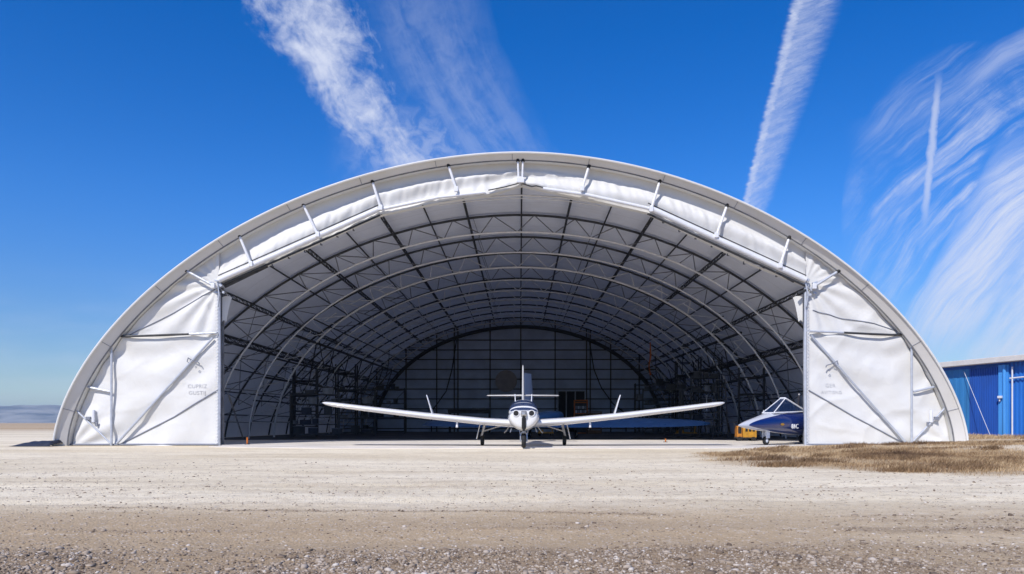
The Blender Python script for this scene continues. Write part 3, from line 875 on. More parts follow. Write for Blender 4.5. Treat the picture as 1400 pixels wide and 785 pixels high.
    for k_ in range(7):
        w_ = Vector((random.uniform(-0.28, 0.22) * s_, random.uniform(-0.05, 0.05), random.uniform(-0.30, 0.26)))
        mb.box(q + w_, (random.uniform(.05, .16), 0.08, random.uniform(.04, .12)), M_=Matrix.Rotation(random.uniform(-.7, .7), 3, 'Y'))
    mb.tube([q + Vector((-0.05, 0, 0.1)), q + Vector((0.02, -0.03, -0.3)), q + Vector((-0.03, 0, -0.65))], 0.025, 6)
    mb.build('corner_fitting', M_gtube, bevel=0.008)
    mb = HMB(); mb.box(hp(1096 if mir else 306, 399, 0.1), (0.35, 0.1, 0.07), M_=Matrix.Rotation(0.35 * s_, 3, 'Y')); mb.build('pulley_arm', M_dark, bevel=0.01)
    # drooping white flap inside the corner
    x0 = xe + s_ * 0.02
    Pg = []
    for i in range(12):
        f = i / 11
        wdt = (0.26 - 0.18 * f ** 0.7) * s_
        Pg.append([(x0 + wdt * g, YW + 0.10 + 0.12 * g, 4.55 - 0.75 * f + 0.06 * math.sin(g * 3)) for g in (0, .33, .66, 1)])
    mb = HMB(); mb.grid(Pg); mb.build('corner_flap', M_white, smooth=True)
wall_kit(False); wall_kit(True)

def text(body, loc, size, m_, parent, rot=(R(90), 0, 0), align='CENTER', extrude=0.0015, name='lettering', spacing=1.1, drape=None):
    cu = bpy.data.curves.new(name, 'FONT'); cu.body = body; cu.size = size; cu.align_x = align; cu.extrude = extrude; cu.space_character = spacing; cu.resolution_u = 4
    tmp = bpy.data.objects.new('tmp', cu); COL.objects.link(tmp)
    me_ = bpy.data.meshes.new_from_object(tmp.evaluated_get(bpy.context.evaluated_depsgraph_get()))
    bpy.data.objects.remove(tmp); bpy.data.curves.remove(cu)
    me_.name = name; me_.materials.clear(); me_.materials.append(m_)
    M4 = Matrix.Translation(Vector(loc)) @ Matrix(((1, 0, 0, 0), (0, 1, 0, 0), (0, 0, 1, 0), (0, 0, 0, 1)))
    from mathutils import Euler
    Rm = Euler(rot).to_matrix()
    for v in me_.vertices:
        q_ = Rm @ v.co + Vector(loc)
        if drape: q_.y = drape(q_.x, q_.z)
        v.co = q_
    o = bpy.data.objects.new(name, me_); COL.objects.link(o); o.parent = parent
    if parent is hangar: o.matrix_parent_inverse = Matrix.Translation(HOFF)
    return o
dL = lambda x, z: YW - 0.09 - folds(x, z, 1.3, XL, -1) - 0.006
dR = lambda x, z: YW - 0.09 - folds(x, z, 4.1, XRr, 1) - 0.006
q = hp(272, 531); text("CUPRIZ", q, 0.165, M_text, hangar, drape=dL); q = hp(272, 540); text("GUSTIJ", q, 0.165, M_text, hangar, drape=dL)
q = hp(1134, 530); text("GER", q, 0.165, M_text, hangar, drape=dR); q = hp(1135, 539); text("AVITISNG", q, 0.14, M_text, hangar, drape=dR)

# ---- trusses
def lower(y):          # inner chord of the truss at distance y
    f = (y - 28) / 27.3
    return 11.7 - 0.7 * f, 8.0 - 0.05 * f
NB = 44
for ti, y in enumerate(TRY):
    top = arch(OA - 0.10, OB - 0.12, OP, NB)
    if ti == 0: continue
    a_, b_ = lower(y)
    bot = arch(a_, b_, 2.0, NB, 0.98)
    wb = HMB()
    for i in range(1, NB):
        if i % 2 == 0:
            p0 = (bot[i][0], y, bot[i][1])
            wb.tube([p0, (top[i - 1][0], y, top[i - 1][1])], 0.021, 5, cap=False)
            wb.tube([p0, (top[i + 1][0], y, top[i + 1][1])], 0.021, 5, cap=False)
        elif (i < 15 or i > NB - 15):
            wb.tube([(bot[i][0], y, bot[i][1]), (top[i][0], y, top[i][1])], 0.018, 5, cap=False)
            mx_, mz_ = (bot[i][0] + top[i][0]) / 2, (bot[i][1] + top[i][1]) / 2
            if ti > 2: wb.tube([(mx_, y, mz_), ((bot[i + 1][0] + top[i + 1][0]) / 2, y, (bot[i + 1][1] + top[i + 1][1]) / 2)], 0.025, 5, cap=False)
    tr = wb.build('roof_truss', M_tube if ti in (3, 5, 6, 7, 8, 9) else M_mid, smooth=True)
    for nm, A_, r_, mm in (('top_chord', top, 0.045, M_dark), ('bottom_chord', bot, 0.036 if ti != 3 else 0.05, M_tube if ti < 10 else M_dark)):
        cb = MB(); cb.tube([(x, y, max(z, 0.02)) for x, z, *_ in A_], r_ if not (ti == 10 and nm[0] == 'b') else 0.14, 8)
        o = cb.build(nm, mm, smooth=True); o.parent = tr

# ---- purlins
PURL = [(0, 0), (2.0, 1), (3.45, 0), (4.85, 1), (6.3, 0), (7.6, 1), (8.85, 0), (10.2, 1), (11.65, 2), (12.55, 0), (13.2, 0), (13.65, 0)]
for x0, kind in PURL:
    for sgn in ((-1, 1) if x0 else (1,)):
        i = min(range(121), key=lambda k_: abs(outer[k_][0] - (x0 * sgn * (RX if sgn > 0 else 1))))
        x, z, nx, nz = outer[i]
        y0 = 22.5; y1 = 55.3
        d0, d1_ = 0.19, {0: 0, 1: 0.46, 2: 0.62}[kind]
        tx, tz = nz, -nx
        mb = HMB()
        c0 = lambda yy, d_: (x - nx * d_, yy, z - nz * d_)
        if kind == 0:
            mb.tube([c0(y0, d0), c0(y1, d0)], 0.030, 6); mb.build('purlin', M_dark, smooth=True)
        else:
            rk = 0.030 if kind == 1 else 0.055; mb.tube([c0(y0, d0), c0(y1, d0)], rk, 6); mb.tube([c0(y0, d1_), c0(y1, d1_)], rk, 6)
            yy = y0; up_ = True
            while yy < y1 - 0.5:
                mb.tube([c0(yy, d0 if up_ else d1_), c0(yy + 0.5, d1_ if up_ else d0)], 0.014, 4, cap=False)
                mb.tube([c0(yy, d0), c0(yy, d1_)], 0.012, 4, cap=False)
                yy += 0.5; up_ = not up_
            mb.build('lattice_purlin', M_dark, smooth=True)
# cross bracing cables on walls and crown
for sgn in (-1, 1):
    for bi in range(0, 9):
        ya, yb = TRY[bi + 1], TRY[bi + 2]
        for (xa, xb) in ((13.5, 12.2), (12.2, 10.2)) if bi < 6 else ((13.5, 11.5),):
            ia = min(range(121), key=lambda k_: abs(outer[k_][0] - sgn * xa * (RX if sgn > 0 else 1)))
            ib = min(range(121), key=lambda k_: abs(outer[k_][0] - sgn * xb * (RX if sgn > 0 else 1)))
            A_, B_ = outer[ia], outer[ib]
            mb = HMB()
            mb.tube([(A_[0] - A_[2] * .3, ya, A_[1] - A_[3] * .3), (B_[0] - B_[2] * .3, yb, B_[1] - B_[3] * .3)], 0.014, 4)
            mb.tube([(A_[0] - A_[2] * .3, yb, A_[1] - A_[3] * .3), (B_[0] - B_[2] * .3, ya, B_[1] - B_[3] * .3)], 0.014, 4)
            mb.build('cross_brace', M_mid, smooth=True)
# longitudinal ties and knee braces between the truss legs
for sgn in (-1, 1):
    for z_, r_ in ((1.7, .035), (2.7, .05), (3.5, .04), (4.5, .06), (5.2, .03)):
        pts = []
        for y in [31.3, 40.3, 55.2]:
            a_, b_ = lower(y); pts.append((sgn * a_ * math.sqrt(1 - (z_ / b_) ** 2) * (.98 if sgn > 0 else 1) + sgn * .05, y, z_ + (.05 * sgn)))
        mb = HMB(); mb.tube(pts, r_, 6); mb.build('leg_tie', M_dark, smooth=True)
    for bi in range(3, 10):
        ya, yb = TRY[bi], TRY[bi + 1]
        for za, zb in ((1.7, 4.5), (4.5, 2.7)):
            a_, b_ = lower(ya); c_, d_ = lower(yb)
            mb = HMB(); mb.tube([(sgn * a_ * math.sqrt(1 - (za / b_) ** 2), ya, za), (sgn * c_ * math.sqrt(1 - (zb / d_) ** 2), yb, zb)], .03, 6); mb.build('knee_brace', M_dark, smooth=True)
# crossing stay wires between inner chords near the crown
for bi in range(1, 9):
    ya, yb = TRY[bi], TRY[bi + 1]
    A_ = arch(*lower(ya), 2.0, 22, .98); T_ = arch(OA - .1, OB - .12, OP, 22)
    for i in range(4, 19, 3):
        mb = HMB()
        mb.tube([(A_[i][0], ya, A_[i][1]), (T_[i][0], yb, T_[i][1])], 0.010, 4)
        mb.tube([(T_[i][0], ya, T_[i][1]), (A_[i][0], yb, A_[i][1])], 0.010, 4)
        mb.build('stay_wire', M_mid, smooth=True)
# edge frame leg just inside the opening on both sides
for sgn in (-1, 1):
    mb = HMB(); x = sgn * (9.25 if sgn < 0 else 8.85)
    mb.tube([(x, 22.75, 0), (x, 22.75, 4.9)], 0.05, 8); mb.build('door_post', M_mid, smooth=True)
    mb = HMB(); x2 = sgn * 12.6
    mb.tube([(x, 23.2, 1.6), (x2 * 0.86, 28.6, 0.1)], 0.03, 6); mb.build('diagonal_brace', M_mid, smooth=True)

# ---- back wall
bw = arch(OA - 0.05, OB - 0.05, OP, 60)
mb = HMB()
mb.add([(x, 55.6, max(z, 0)) for x, z, *_ in bw], [tuple(range(61))])
back = mb.build('back_wall', M_wall)
def bwx(z, sgn): return sgn * (OA - .1) * (RX if sgn > 0 else 1) * max(0, 1 - (z / (OB - .1)) ** (OP - .25)) ** (1 / OP)
for py_ in (465, 478.5, 491.5, 505, 518.5, 532, 545.5, 559, 572.5, 586):
    z = at(0, py_, 55.5).z
    if z < 0.2: continue
    mb = MB(); mb.box(((bwx(z, -1) + bwx(z, 1)) / 2, 55.52, z), (bwx(z, 1) - bwx(z, -1), 0.06, 0.075)); o = mb.build('wall_rail', M_dark); o.parent = back
for px_ in (515, 555, 597, 621, 626, 670, 712, 759, 802, 807, 835, 874, 915):
    x = at(px_, 0, 55.4).x; z = prof(OA - .1, OB - .1, OP, x / (RX if x > 0 else 1))
    mb = MB(); mb.box((x, 55.44, z / 2), (0.085, 0.08, z)); o = mb.build('wall_post', M_dark); o.parent = back
# double door with pale frame
d0, d1_ = at(763, 535, 55.1), at(800, 572, 55.1)
mb = MB(); mb.box(((d0.x + d1_.x) / 2, 55.3, (d0.z + 0.02) / 2), (d1_.x - d0.x, 0.06, d0.z)); dr = mb.build('door', M_black); dr.parent = back
mb = MB()
for x in (d0.x, d0.x + 0.62, d0.x + 1.3, d1_.x): mb.box((x, 55.24, d0.z / 2), (0.06, 0.06, d0.z))
mb.box(((d0.x + d1_.x) / 2, 55.237, d0.z + 0.03), (d1_.x - d0.x + 0.06, 0.06, 0.06)); o = mb.build('door_frame', M_gtube); o.parent = dr

# ------------------------------------------------------------------ things inside
def rack(loc, w, d, h, levels, label, short, rz=0.0, m_=None, fill=1.0, seed=1):
    rd = random.Random(seed)
    t_ = empty('shelving_rack', loc, rz, label, 'shelving rack', 'dark storage racks along the hangar walls')
    mb = MB()
    for sx in (-1, 1):
        for sy in (-1, 1): mb.box((sx * w / 2, sy * d / 2, h / 2), (0.06, 0.06, h))
        mb.tube([(sx * w / 2, -d / 2, 0.1), (sx * w / 2, d / 2, h - .2)], 0.015, 5)
    mb.tube([(-w / 2, d / 2, 0.1), (w / 2, d / 2, h - .1)], 0.015, 5)
    mb.build('frame', m_ or M_dark, t_)
    for k_ in range(levels):
        z = 0.15 + (h - 0.25) * k_ / max(1, levels - 1)
        mb = MB(); mb.box((0, 0, z), (w, d, 0.05)); mb.build('shelf', M_dark, t_)
        x = -w / 2 + 0.1; nb = 0; lev = ['bottom', 'second', 'third', 'fourth', 'fifth'][k_] if k_ < levels - 1 else 'top'
        while x < w / 2 - 0.3 and k_ < levels:
            ww = rd.uniform(0.18, 0.5); hh_ = rd.uniform(0.12, 0.34)
            if rd.random() < fill * 0.6:
                b_ = empty('storage_bin', Vector(loc) + Matrix.Rotation(rz, 3, 'Z') @ Vector((x + ww / 2, 0, z + 0.026)), rz, None, 'storage bin', 'bins and boxes on the hangar racks')
                b_['label'] = ['first', 'second', 'third', 'fourth', 'fifth', 'sixth', 'seventh'][nb] + ' bin from left, ' + lev + ' shelf of rack ' + short; nb += 1
                q_ = MB(); q_.box((0, 0, hh_ / 2), (ww, d * 0.7, hh_)); q_.build('bin_body', rd.choice([M_dark, M_navy, M_mid, M_dark]), b_, bevel=0.015)
                q_ = MB(); q_.box((0, 0, hh_ + 0.015), (ww + 0.03, d * 0.74, 0.03)); q_.build('lid', rd.choice([M_dark, M_mid, M_grey]), b_, bevel=0.008)
            x += ww + rd.uniform(0.04, 0.2)
    return t_
rack((-9.3, 33.2, 0.02), 2.1, 0.7, 2.05, 5, 'dark shelving rack crammed with stores behind the left wingtip', 'behind the left wingtip', R(12), seed=2)
rack((-8.6, 38.5, 0.02), 1.9, 0.7, 2.5, 4, 'tall dark shelving rack further back on the left', 'halfway back on the left', R(8), seed=5)
rack((-8.4, 45.0, 0.02), 2.6, 0.7, 2.8, 4, 'wide dark shelving rack near the back left corner', 'in the back left corner', R(4), seed=8)
rack((8.0, 41.0, 0.02), 2.2, 0.7, 2.6, 4, 'dark shelving rack behind the right wingtip', 'behind the right wingtip', R(-8), seed=11)
rack((9.2, 36.5, 0.02), 1.3, 0.7, 3.0, 5, 'tall narrow dark rack left of the blue jet', 'left of the blue jet', R(-10), seed=14)
rack((8.6, 47.0, 0.02), 2.4, 0.7, 3.2, 4, 'tall dark shelving rack near the back right corner', 'in the back right corner', R(-4), seed=17)

# A-frame ladder
lad = empty('step_ladder', (8.55, 31.2, 0.02), R(-15), 'tall dark folding ladder standing left of the blue jet', 'ladder')
for s_, nm in ((-1, 'ladder_leg'), (1, 'ladder_leg')):
    mb = MB()
    for sx in (-1, 1): mb.tube([(sx * 0.32, s_ * 0.6, 0), (sx * 0.18, 0, 2.5)], 0.03, 6)
    if s_ < 0:
        for k_ in range(1, 9): f = k_ / 9; mb.box((0, s_ * 0.6 * (1 - f), 2.5 * f), (0.64 - 0.28 * f, 0.09, 0.03))
    mb.build(nm, M_dark, lad, smooth=True)
mb = MB(); mb.box((0, 0, 2.51), (0.42, 0.22, 0.04)); mb.build('ladder_top', M_dark, lad)
# large dark engine stand / frame with round guard
st = empty('engine_hoist', (7.55, 34.0, 0.02), R(10), 'dark engine hoist with curved arm behind the right wing', 'hoist')
mb = MB(); mb.box((0, 0, .12), (1.3, .12, .12)); mb.box((-.6, 0, .12), (.12, 1.1, .12)); mb.box((.6, 0, .12), (.12, 1.1, .12)); mb.build('base', M_dark, st, bevel=.01)
mb = MB(); mb.box((-.1, 0, 1.2), (.14, .14, 2.1)); mb.build('mast', M_dark, st, bevel=.01)
mb = MB(); mb.tube([(-.1, 0, 2.1), (.4, 0, 2.35), (.9, 0, 2.3), (1.2, 0, 2.0)], .05, 8); mb.tube([(-.1, 0, 1.2), (.55, 0, 2.3)], .035, 8); mb.build('boom', M_dark, st, smooth=True)
mb = MB(); mb.tube([(1.2, 0, 2.0), (1.2, 0, 1.2)], .012, 5); mb.build('chain', M_tube, st)

# work bench and things on the left back
wbn = empty('workbench', (-3.45, 50.0, 0.02), 0, 'long dark workbench with deep top against the back wall', 'workbench')
mb = MB(); mb.box((0, 0, 1.45), (2.9, .8, .26)); mb.build('bench_top', M_dark, wbn, bevel=.01)
for sx in (-1, 1):
    for sy in (-1, 1): mb = MB(); mb.box((sx * 1.35, sy * .33, .66), (.09, .09, 1.32)); mb.build('leg', M_dark, wbn)
mb = MB(); mb.box((0.1, -0.1, 1.64), (0.9, .4, .10)); cs = mb.build('tool_case', M_mid, None, bevel=.01); cs.location = (-2.9, 50.0, .02); tag(cs, 'flat grey tool case lying on the long workbench', 'tool case')

# orange pigeon-hole cabinet and brown bench next to the back door
ob = at(794, 556, 46)
cab = empty('parts_cabinet', (ob.x, 46, 0.02), 0, 'orange framed cabinet full of parts beside the back door', 'cabinet')
mb = MB()
for x in (-.4, .4): mb.box((x, 0, 1.05), (.06, .4, 2.1))
for z in (0.03, 1.25, 1.95, 2.08): mb.box((0, 0, z), (.80, .39, .06))
mb.build('frame', M_orange, cab)
mb = MB(); mb.box((0, .17, 1.05), (.74, .03, 2.0)); mb.build('back_panel', M_dark, cab)
for k_ in range(5):
    for l_ in range(2):
        mb = MB(); mb.box((-.29 + k_ * .145, -.08, 1.38 + l_ * .26), (.10, .2, .17)); mb.build('drawer', [M_gtube, M_grey][(k_ + l_) % 2], cab, bevel=.006)
bb = empty('brown_crate', (at(812, 0, 45).x, 45, 0.02), 0, 'brown wooden crate right of the orange cabinet', 'crate')
mb = MB()
for k_ in range(5): mb.box((0, -.3, .12 + .26 * k_), (.9, .03, .22))
for sx in (-1, 1): mb.box((sx * .44, 0, .66), (.04, .57, 1.3))
mb.box((0, 0, 1.34), (.95, .66, .04)); mb.build('crate_body', mat('old_wood', (.16, .085, .045), .8, 0, .4, 8), bb)

# yellow floor jack, yellow pallet truck
def jack(px_, Y, w, label):
    j = empty('floor_jack', (at(px_, 0, Y).x, Y, 0.02), R(5), label, 'floor jack', 'yellow jacks on the hangar floor')
    mb = MB(); mb.box((0, 0, .16), (w, .35, .08)); mb.box((-w * .3, 0, .25), (w * .3, .25, .1)); mb.build('jack_body', M_yellow, j, bevel=.01)
    mb = MB(); mb.tube([(w * .42, 0, .2), (w * .5, 0, .62)], .025, 6); mb.build('handle', M_yellow, j, smooth=True)
    for sx in (-1, 1):
        for sy in (-1, 1): mb = MB(); mb.tube([(sx * w * .4, sy * .17 - .02, .07), (sx * w * .4, sy * .17 + .02, .07)], .07, 12); mb.build('wheel', M_black, j, smooth=True)
jack(938, 36, 1.0, 'long yellow floor jack between white wingtip and blue jet')
jack(746, 38, 0.8, 'yellow floor jack under the white wing beside the fuselage')

# round beige disc on back wall
mb = MB(); q = at(692, 521, 55.3)
mb.tube([(q.x, 55.28, q.z), (q.x, 55.38, q.z)], 0.82, 40); dsc = mb.build('round_disc', M_beige); tag(dsc, 'large round beige disc on the back wall behind the tail fin', 'wall disc')

# swooping cables
for pts, lb in (([(624, 466), (618, 505), (610, 535), (598, 552), (590, 562)], 'black cable swooping down the back wall left of the fin'),
                ([(806, 468), (812, 505), (822, 530), (838, 552), (856, 566)], 'black cable swooping down the back wall right of the fin')):
    mb = MB(); mb.tube([at(a_, b_, 54.5) for a_, b_ in pts] + [Vector((at(pts[-1][0], 0, 54.5).x, 54.5, .04))], 0.045, 6)
    o = mb.build('hanging_cable', M_black, smooth=True); tag(o, lb, 'cable', 'cables on the back wall')
rl = random.Random(5)
for k_ in range(10):
    sg_ = -1 if k_ % 2 else 1; y = TRY[3 + k_ // 2]; a_, b_ = lower(y); z1 = rl.uniform(3.6, 5.4); z2 = rl.uniform(2.2, 3.4)
    xa = sg_ * a_ * math.sqrt(1 - (z1 / b_) ** 2); xb = sg_ * a_ * math.sqrt(1 - (z2 / b_) ** 2)
    mb = MB(); pts = []
    for f in np.linspace(0, 1, 12): pts.append((xa + (xb - xa) * f - sg_ * .7 * math.sin(math.pi * f) * rl.uniform(.9, 1.1), y + .1, z1 + (z2 - z1) * f - .8 * math.sin(math.pi * f)))
    mb.tube(pts, .022, 6); o = mb.build('hanging_cable', M_black, smooth=True)
    tag(o, 'slack black cable looped from the ' + ['nearest', 'second', 'third', 'fourth', 'furthest'][k_ // 2] + ' cabled truss leg on the ' + ('left' if sg_ < 0 else 'right'), 'cable', 'slack cables on the truss legs')
# hanging orange strap
mb = MB(); p_ = at(889, 468, 42)
mb.tube([p_, p_ + Vector((0.02, 0, -.8)), p_ + Vector((-.08, 0, -1.4)), p_ + Vector((.02, 0, -1.9))], [.03, .06, .03, .05], 6)
o = mb.build('orange_strap', M_orange, smooth=True); tag(o, 'orange strap hanging from the trusses at the back right', 'strap')
# dark folded frames standing along both walls
for k_, (x, y, h_, rz) in enumerate([(-10.6, 36.0, 3.4, .2), (-9.9, 41.5, 4.0, .1), (10.2, 39.0, 4.2, -.1), (9.9, 43.5, 4.4, -.1), (10.6, 33.5, 3.2, -.3)]):
    t_ = empty('scaffold_frame', (x, y, .02), rz, ['dark scaffold frame beside the nearer left rack', 'dark scaffold frame beside the middle left rack', 'tall dark scaffold frame beside the middle right rack', 'tallest dark scaffold frame at the back right', 'low dark scaffold frame close to the blue jet'][k_], 'scaffold', 'scaffold frames stored along the hangar walls')
    for sx in (-.55, .55):
        for yy in (0, .9): mb = MB(); mb.tube([(sx, yy, 0), (sx, yy, h_)], .045, 8); mb.build('upright', M_dark, t_, smooth=True)
    for z in np.arange(.5, h_, .75):
        for yy in (0, .9): mb = MB(); mb.tube([(-.55, yy, z), (.55, yy, z)], .03, 6); mb.build('rung', M_dark, t_, smooth=True)
    mb = MB(); mb.box((0, .45, h_ * .62), (1.15, .9, .05)); mb.build('deck', M_dark, t_)
    for yy, q_ in ((0, 1), (.9, -1)): mb = MB(); mb.tube([(-.55 * q_, yy, .3), (.55 * q_, yy, h_ - .3)], .02, 5); mb.build('brace', M_mid, t_, smooth=True)
# orange markers
for (px_, Y, h_, lb) in ((338, 22.9, .22, 'small orange marker post by the left end panel'), (910, 25.5, .12, 'tiny orange marker on the concrete under the right wing')):
    t_ = empty('marker_post', (at(px_, 0, Y).x, Y, .022), 0, lb, 'marker post', 'orange markers on the concrete')
    mb = MB(); mb.tube([(0, 0, 0), (0, 0, h_)], .024, 10); mb.build('post', M_orange, t_, smooth=True)
    mb = MB(); mb.tube([(0, 0, 0), (0, 0, .015)], .08, 12); mb.build('foot', M_black, t_)

# ------------------------------------------------------------------ aircraft helpers
def ring(y, cx, cz, hw, ht, hb, p=2.2, n_=40, pb=None):
    out_ = []
    for k_ in range(n_):
        a = 2 * math.pi * k_ / n_
        c_, s_ = math.cos(a), math.sin(a)
        pp = p; p_ = (pb if pb and s_ < 0 else p)
        out_.append(Vector((cx + hw * math.copysign(abs(c_) ** (2 / p_), c_), y, cz + (ht if s_ > 0 else hb) * math.copysign(abs(s_) ** (2 / p_), s_))))
    return out_
def interp_sections(S, n_):
    ys_ = [s_[0] for s_ in S]
    res = []
    for y in np.linspace(ys_[0], ys_[-1], n_):
        res.append([float(np.interp(y, ys_, [s_[k_] for s_ in S])) for k_ in range(len(S[0]))])
    return res
def airfoil(c_, t_, n_=18):
    pts = []
    for k_ in range(n_):
        a = math.pi * k_ / (n_ - 1); x = (1 - math.cos(a)) / 2
        y = 5 * t_ * (0.2969 * math.sqrt(x) - 0.126 * x - 0.3516 * x * x + 0.2843 * x ** 3 - 0.1036 * x ** 4)
        pts.append((x * c_, y * c_))
    low = [(x, -y * 0.75) for x, y in pts[1:-1]]
    return pts + list(reversed([(x, y) for x, y in low]))
def wheel(parent, loc, r_, w_, hub=M_chrome, name='wheel'):
    o = bpy.data.objects.new(name, None)
    mb = MB()
    ringp = []
    for a in np.linspace(0, 2 * math.pi, 29)[:-1]: ringp.append((loc[0], loc[1] + math.cos(a) * (r_ - w_ * .45), loc[2] + math.sin(a) * (r_ - w_ * .45)))
    bpy.data.objects.remove(o)
    mb.tube(ringp, w_ * .5, 10, closed=True)
    ty = mb.build(name, M_black, parent, smooth=True)
    mb = MB(); mb.tube([(loc[0] - w_ * .42, loc[1], loc[2]), (loc[0] + w_ * .42, loc[1], loc[2])], r_ - w_ * .75, 20)
    mb.tube([(loc[0] - w_ * .55, loc[1], loc[2]), (loc[0] + w_ * .55, loc[1], loc[2])], r_ * .25, 12)
    mb.build('rim', hub, ty, smooth=True)
    return ty

# ------------------------------------------------------------------ white low-wing aircraft
PX = 0.10
ac = empty('light_aircraft', (PX, 19.3, 0.022), 0, 'white low wing propeller aircraft facing out of the hangar mouth', 'aircraft')
S = [(0.00, .82, .27, .155, .22), (.02, .82, .33, .170, .28), (.07, .82, .375, .178, .325), (.20, .82, .405, .182, .345), (.6, .82, .425, .185, .37), (1.2, .81, .44, .20, .36),
     (1.8, .80, .45, .26, .34), (3.0, .82, .45, .26, .34), (4.0, .86, .36, .23, .30), (5.2, .94, .22, .17, .20), (6.4, 1.02, .10, .11, .11), (6.75, 1.04, .04, .07, .05)]
mb = MB(); mb.loft([ring(s_[0], 0, s_[1], s_[2], s_[3], s_[4], 2.35, 40, 1.72) for s_ in S])
fus = mb.build('fuselage', M_paint, ac, smooth=True, sharp=50)
sd = fus.modifiers.new('s', 'SUBSURF'); sd.levels = 1; sd.render_levels = 1
C = [(1.22, .98, .33, .05), (1.35, .98, .40, .16), (1.6, .97, .425, .29), (1.9, .96, .43, .375), (2.3, .95, .43, .41), (2.9, .95, .42, .40), (3.6, .96, .36, .33), (4.2, .98, .27, .22), (4.8, 1.0, .18, .10)]
def cab_ring(s_, k_=1.0): return ring(s_[0], 0, s_[1], s_[2] * k_, s_[3] * k_, .12, 2.3, 40)
mb = MB(); mb.loft([cab_ring(s_) for s_ in C]); mb.build('cabin_roof', M_paint, ac, smooth=True, sharp=50)
rr = [cab_ring(s_, 1.012) for s_ in interp_sections(C[:4], 9)]
def patch(rings, i0, i1, j0, j1):
    return [[rings[i][j % 40] for j in range(j0, j1 + 1)] for i in range(i0, i1 + 1)]
mb = MB(); mb.grid(patch(rr, 0, 8, 1, 19)); mb.build('windscreen', M_glass, ac, smooth=True, sharp=180)
rr2 = [cab_ring(s_, 1.012) for s_ in interp_sections(C, 30)]
for j0, j1 in ((1, 5), (15, 19)):
    mb = MB(); mb.grid(patch(rr2, 6, 11, j0, j1)); mb.build('side_window', M_glass, ac, smooth=True, sharp=180)
    mb = MB(); mb.grid(patch(rr2, 12, 17, j0, j1)); mb.build('side_window', M_glass, ac, smooth=True, sharp=180)
for s_ in (-1, 1):
    mb = MB(); mb.tube([(s_ * .205, -.012, .925), (s_ * .205, .12, .925)], .078, 20); it = mb.build('air_intake', M_black, ac, smooth=True)
    rg = [(s_ * .205 + .080 * math.cos(a), -.008, .925 + .080 * math.sin(a)) for a in np.linspace(0, 6.2832, 25)[:-1]]
    mb = MB(); mb.tube(rg, .012, 6, closed=True); mb.build('intake_lip', M_paint, it, smooth=True)
mb = MB(); mb.loft([ring(-.13, 0, .91, .03, .03, .03, 2, 20), ring(-.10, 0, .91, .06, .055, .055, 3, 20), ring(-.02, 0, .91, .085, .08, .08, 3.5, 20), ring(.03, 0, .91, .09, .085, .085, 3.5, 20)]); mb.build('spinner', M_chrome, ac, smooth=True)
def blade(z0, z1):
    rs = []
    for f in np.linspace(0, 1, 10):
        w_ = .036 + .014 * math.sin(math.pi * min(1, f * 1.05) ** .8); th_ = .014 * (1 - .6 * f); tw = R(65 - 40 * f)
        z = z0 + (z1 - z0) * f
        rs.append([Vector((math.cos(a) * w_ * math.cos(R(20)) , -.07 + math.sin(a) * th_ + math.cos(a) * w_ * .3, z)) for a in np.linspace(0, 6.2832, 13)[:-1]])
    return rs
mb = MB(); mb.loft(blade(.86, .46)); mb.build('propeller_blade', M_black, ac, smooth=True)
mb = MB(); mb.box((0, .012, .66), (.115, .05, .30)); mb.build('cowl_slot', M_black, ac, bevel=.02)
for y_, nm in ((.22, 'cowl_seam'), (.95, 'cowl_seam'), (3.1, 'fuselage_seam'), (4.4, 'fuselage_seam')):
    q_ = interp_sections(S, 136)
    k_ = min(range(len(q_)), key=lambda i: abs(q_[i][0] - y_)); s4 = q_[k_]
    mb = MB(); mb.tube(ring(s4[0], 0, s4[1], s4[2] * 1.0, s4[3] * 1.0, s4[4] * 1.0, 2.35, 40, 1.72), .0045, 5, closed=True); mb.build(nm, M_grey, ac)
